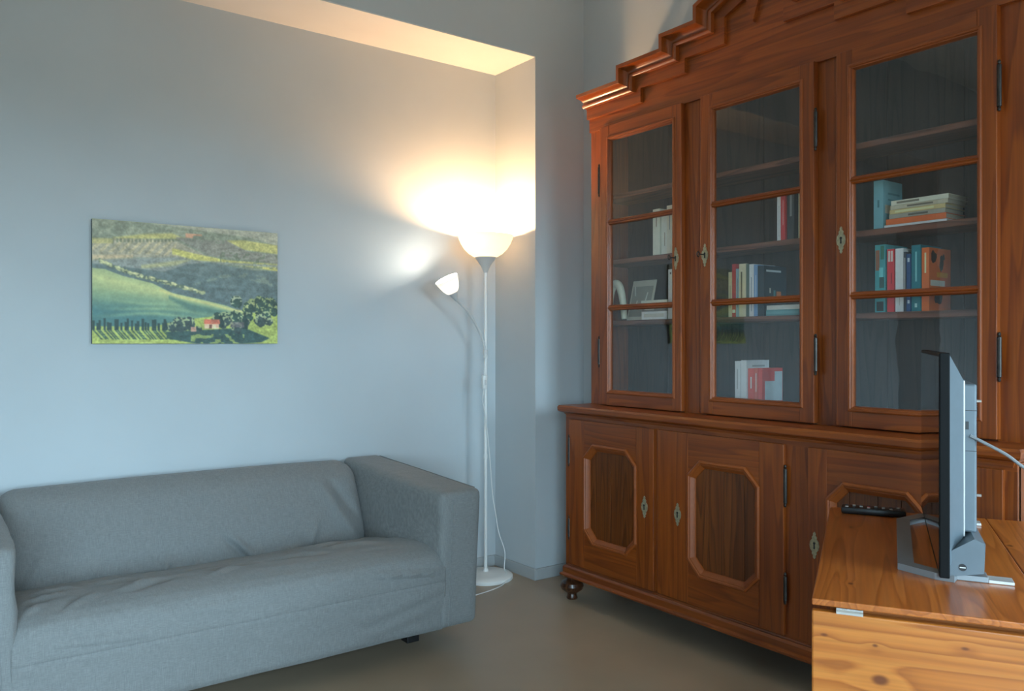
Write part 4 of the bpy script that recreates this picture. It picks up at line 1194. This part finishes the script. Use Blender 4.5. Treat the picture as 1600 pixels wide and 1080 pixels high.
# ------------------------------------------------------------------ television
tv = thing('television', 'flat-screen television with grey back on loop stand, seen nearly edge-on', 'television', (1.581, 0.766, 0.7403), R(-60.7))
TW, TH = 0.72, 0.440
bm = nb(); box(bm, 0.0, 0.018, 0, TW, 0.008, TH, 0.002)
obj('screen_housing', bm, 'tv_bezel', tv, local=True)
obj('screen', B(-0.0006, 0.0004, 0.007, TW - 0.007, 0.022, TH - 0.007), 'screen', tv, local=True)
bm = nb()
loft(bm, [[(0.0178, 0.003, 0.03), (0.0178, TW - 0.003, 0.03), (0.0178, TW - 0.003, TH - 0.004), (0.0178, 0.003, TH - 0.004)],
          [(0.046, 0.060, 0.080), (0.046, TW - 0.060, 0.080), (0.046, TW - 0.060, 0.385), (0.046, 0.060, 0.385)]])
back = obj('back_shell', bm, 'tv_grey', tv, local=True)
bm = nb(); box(bm, 0.044, 0.070, 0.075, TW - 0.075, 0.085, 0.378, 0.004)
hump = obj('back_box', bm, 'tv_grey', tv, local=True)
obj('edge_trim', tube(nb(), [(0.0465, 0.0598, 0.08), (0.0465, 0.0598, 0.385)], 0.0018, 6), 'stand_pale', back, local=True)
obj('socket', B(0.050, 0.056, 0.0742, 0.0752, 0.288, 0.304), 'black', hump, local=True)
for zz in (0.325, 0.245):
    obj('panel_gap', B(0.047, 0.0695, 0.0746, 0.0751, zz, zz + 0.0012), 'black', hump, local=True)
for zz in (0.343, 0.155):
    obj('wall_mount_screw', tube(nb(), [(0.069, 0.10, zz), (0.080, 0.10, zz)], 0.003, 8), 'steel', hump, local=True)
bm = nb(); prism(bm, [(0.0176, 0.010), (0.076, 0.022), (0.078, 0.078), (0.060, 0.086), (0.0176, 0.058)], 0.010, TW - 0.010, 'Y')
lowbox = obj('connection_box', bm, 'tv_grey', tv, local=True)
bm = nb()
pts = [(0.040 + 0.0068 * math.cos(2 * math.pi * k / 18), 0.030 + 0.0068 * math.sin(2 * math.pi * k / 18)) for k in range(18)]
prism(bm, pts, 0.0092, 0.0103, 'Y')
obj('screw_hole', bm, 'black', lowbox, local=True)
obj('screw', B(0.035, 0.045, 0.0086, 0.0093, 0.029, 0.031), 'steel', lowbox, local=True)
# stand: flat loop lying in front of the screen, tabs behind
def flat_bar(bm, pts, w, z0, z1):
    P = [Vector((a, b)) for a, b in pts]
    L_, R_ = [], []
    for i, p in enumerate(P):
        d0 = (P[i] - P[i - 1]).normalized() if i > 0 else (P[1] - P[0]).normalized()
        d1 = (P[i + 1] - P[i]).normalized() if i < len(P) - 1 else d0
        n0, n1_ = Vector((-d0.y, d0.x)), Vector((-d1.y, d1.x))
        m2 = (n0 + n1_) / (1 + n0.dot(n1_))
        L_.append(p + m2 * w / 2); R_.append(p - m2 * w / 2)
    loft(bm, [[(l.x, l.y, z0), (r.x, r.y, z0), (r.x, r.y, z1), (l.x, l.y, z1)] for l, r in zip(L_, R_)])
    return bm
obj('stand_loop', flat_bar(nb(), [(0.03, 0.022), (0.0, 0.03), (-0.056, 0.072), (-0.050, 0.52), (0.0, 0.60), (0.03, 0.61)], 0.030, 0.0, 0.013), 'stand', tv, local=True)
for y_ in (0.05, 0.60):
    bm = nb(); box(bm, 0.02, 0.085, y_ - 0.02, y_ + 0.02, 0.0, 0.011, 0.001)
    st = obj('stand_arm', bm, 'stand', tv, local=True)
    bm = nb(); box(bm, 0.085, 0.128, y_ - 0.02, y_ + 0.016, 0.0, 0.006, 0.001)
    obj('foot_tab', bm, 'stand_pale', st, local=True)
# power cable leaving the back of the set
tvm = root_matrix(tv)
p0 = tvm @ Vector((0.058, 0.0735, 0.276))
cpts = [p0, (1.70, 0.70, 0.985), (1.735, 0.675, 0.955), (1.78, 0.64, 0.93), (1.87, 0.58, 0.885), (2.02, 0.42, 0.80), (2.16, 0.26, 0.752), (2.24, 0.12, 0.7445), (2.38, 0.05, 0.7445)]
cb = obj('power_cable', tube(nb(), smooth_path(cpts, 8), 0.0033, 8), 'cable_grey', tv, smooth=True)
cb['label'] = 'grey power cable drooping from the back'

# ------------------------------------------------------------------ remote control
rm = thing('remote_control', 'black remote control lying at the far edge of the pine table', 'remote', (TA[0], TA[1], 0.7403), R(-59.8))
bm = nb(); box(bm, 0.03, 0.188, 0.800, 0.848, 0.0, 0.018, 0.005)
body = obj('body', bm, 'black', rm, smooth=True, local=True)
random.seed(3)
for i in range(8):
    for j in range(3):
        bm = nb(); box(bm, 0.040 + 0.018 * i, 0.048 + 0.018 * i, 0.807 + 0.0125 * j, 0.8135 + 0.0125 * j, 0.0175, 0.0195, 0.0008)
        obj('button', bm, book_mat('#b0402f') if (i, j) == (3, 1) else (M['grey_plastic'] if (i + j) % 3 == 0 else M['tv_dark']), body, local=True)
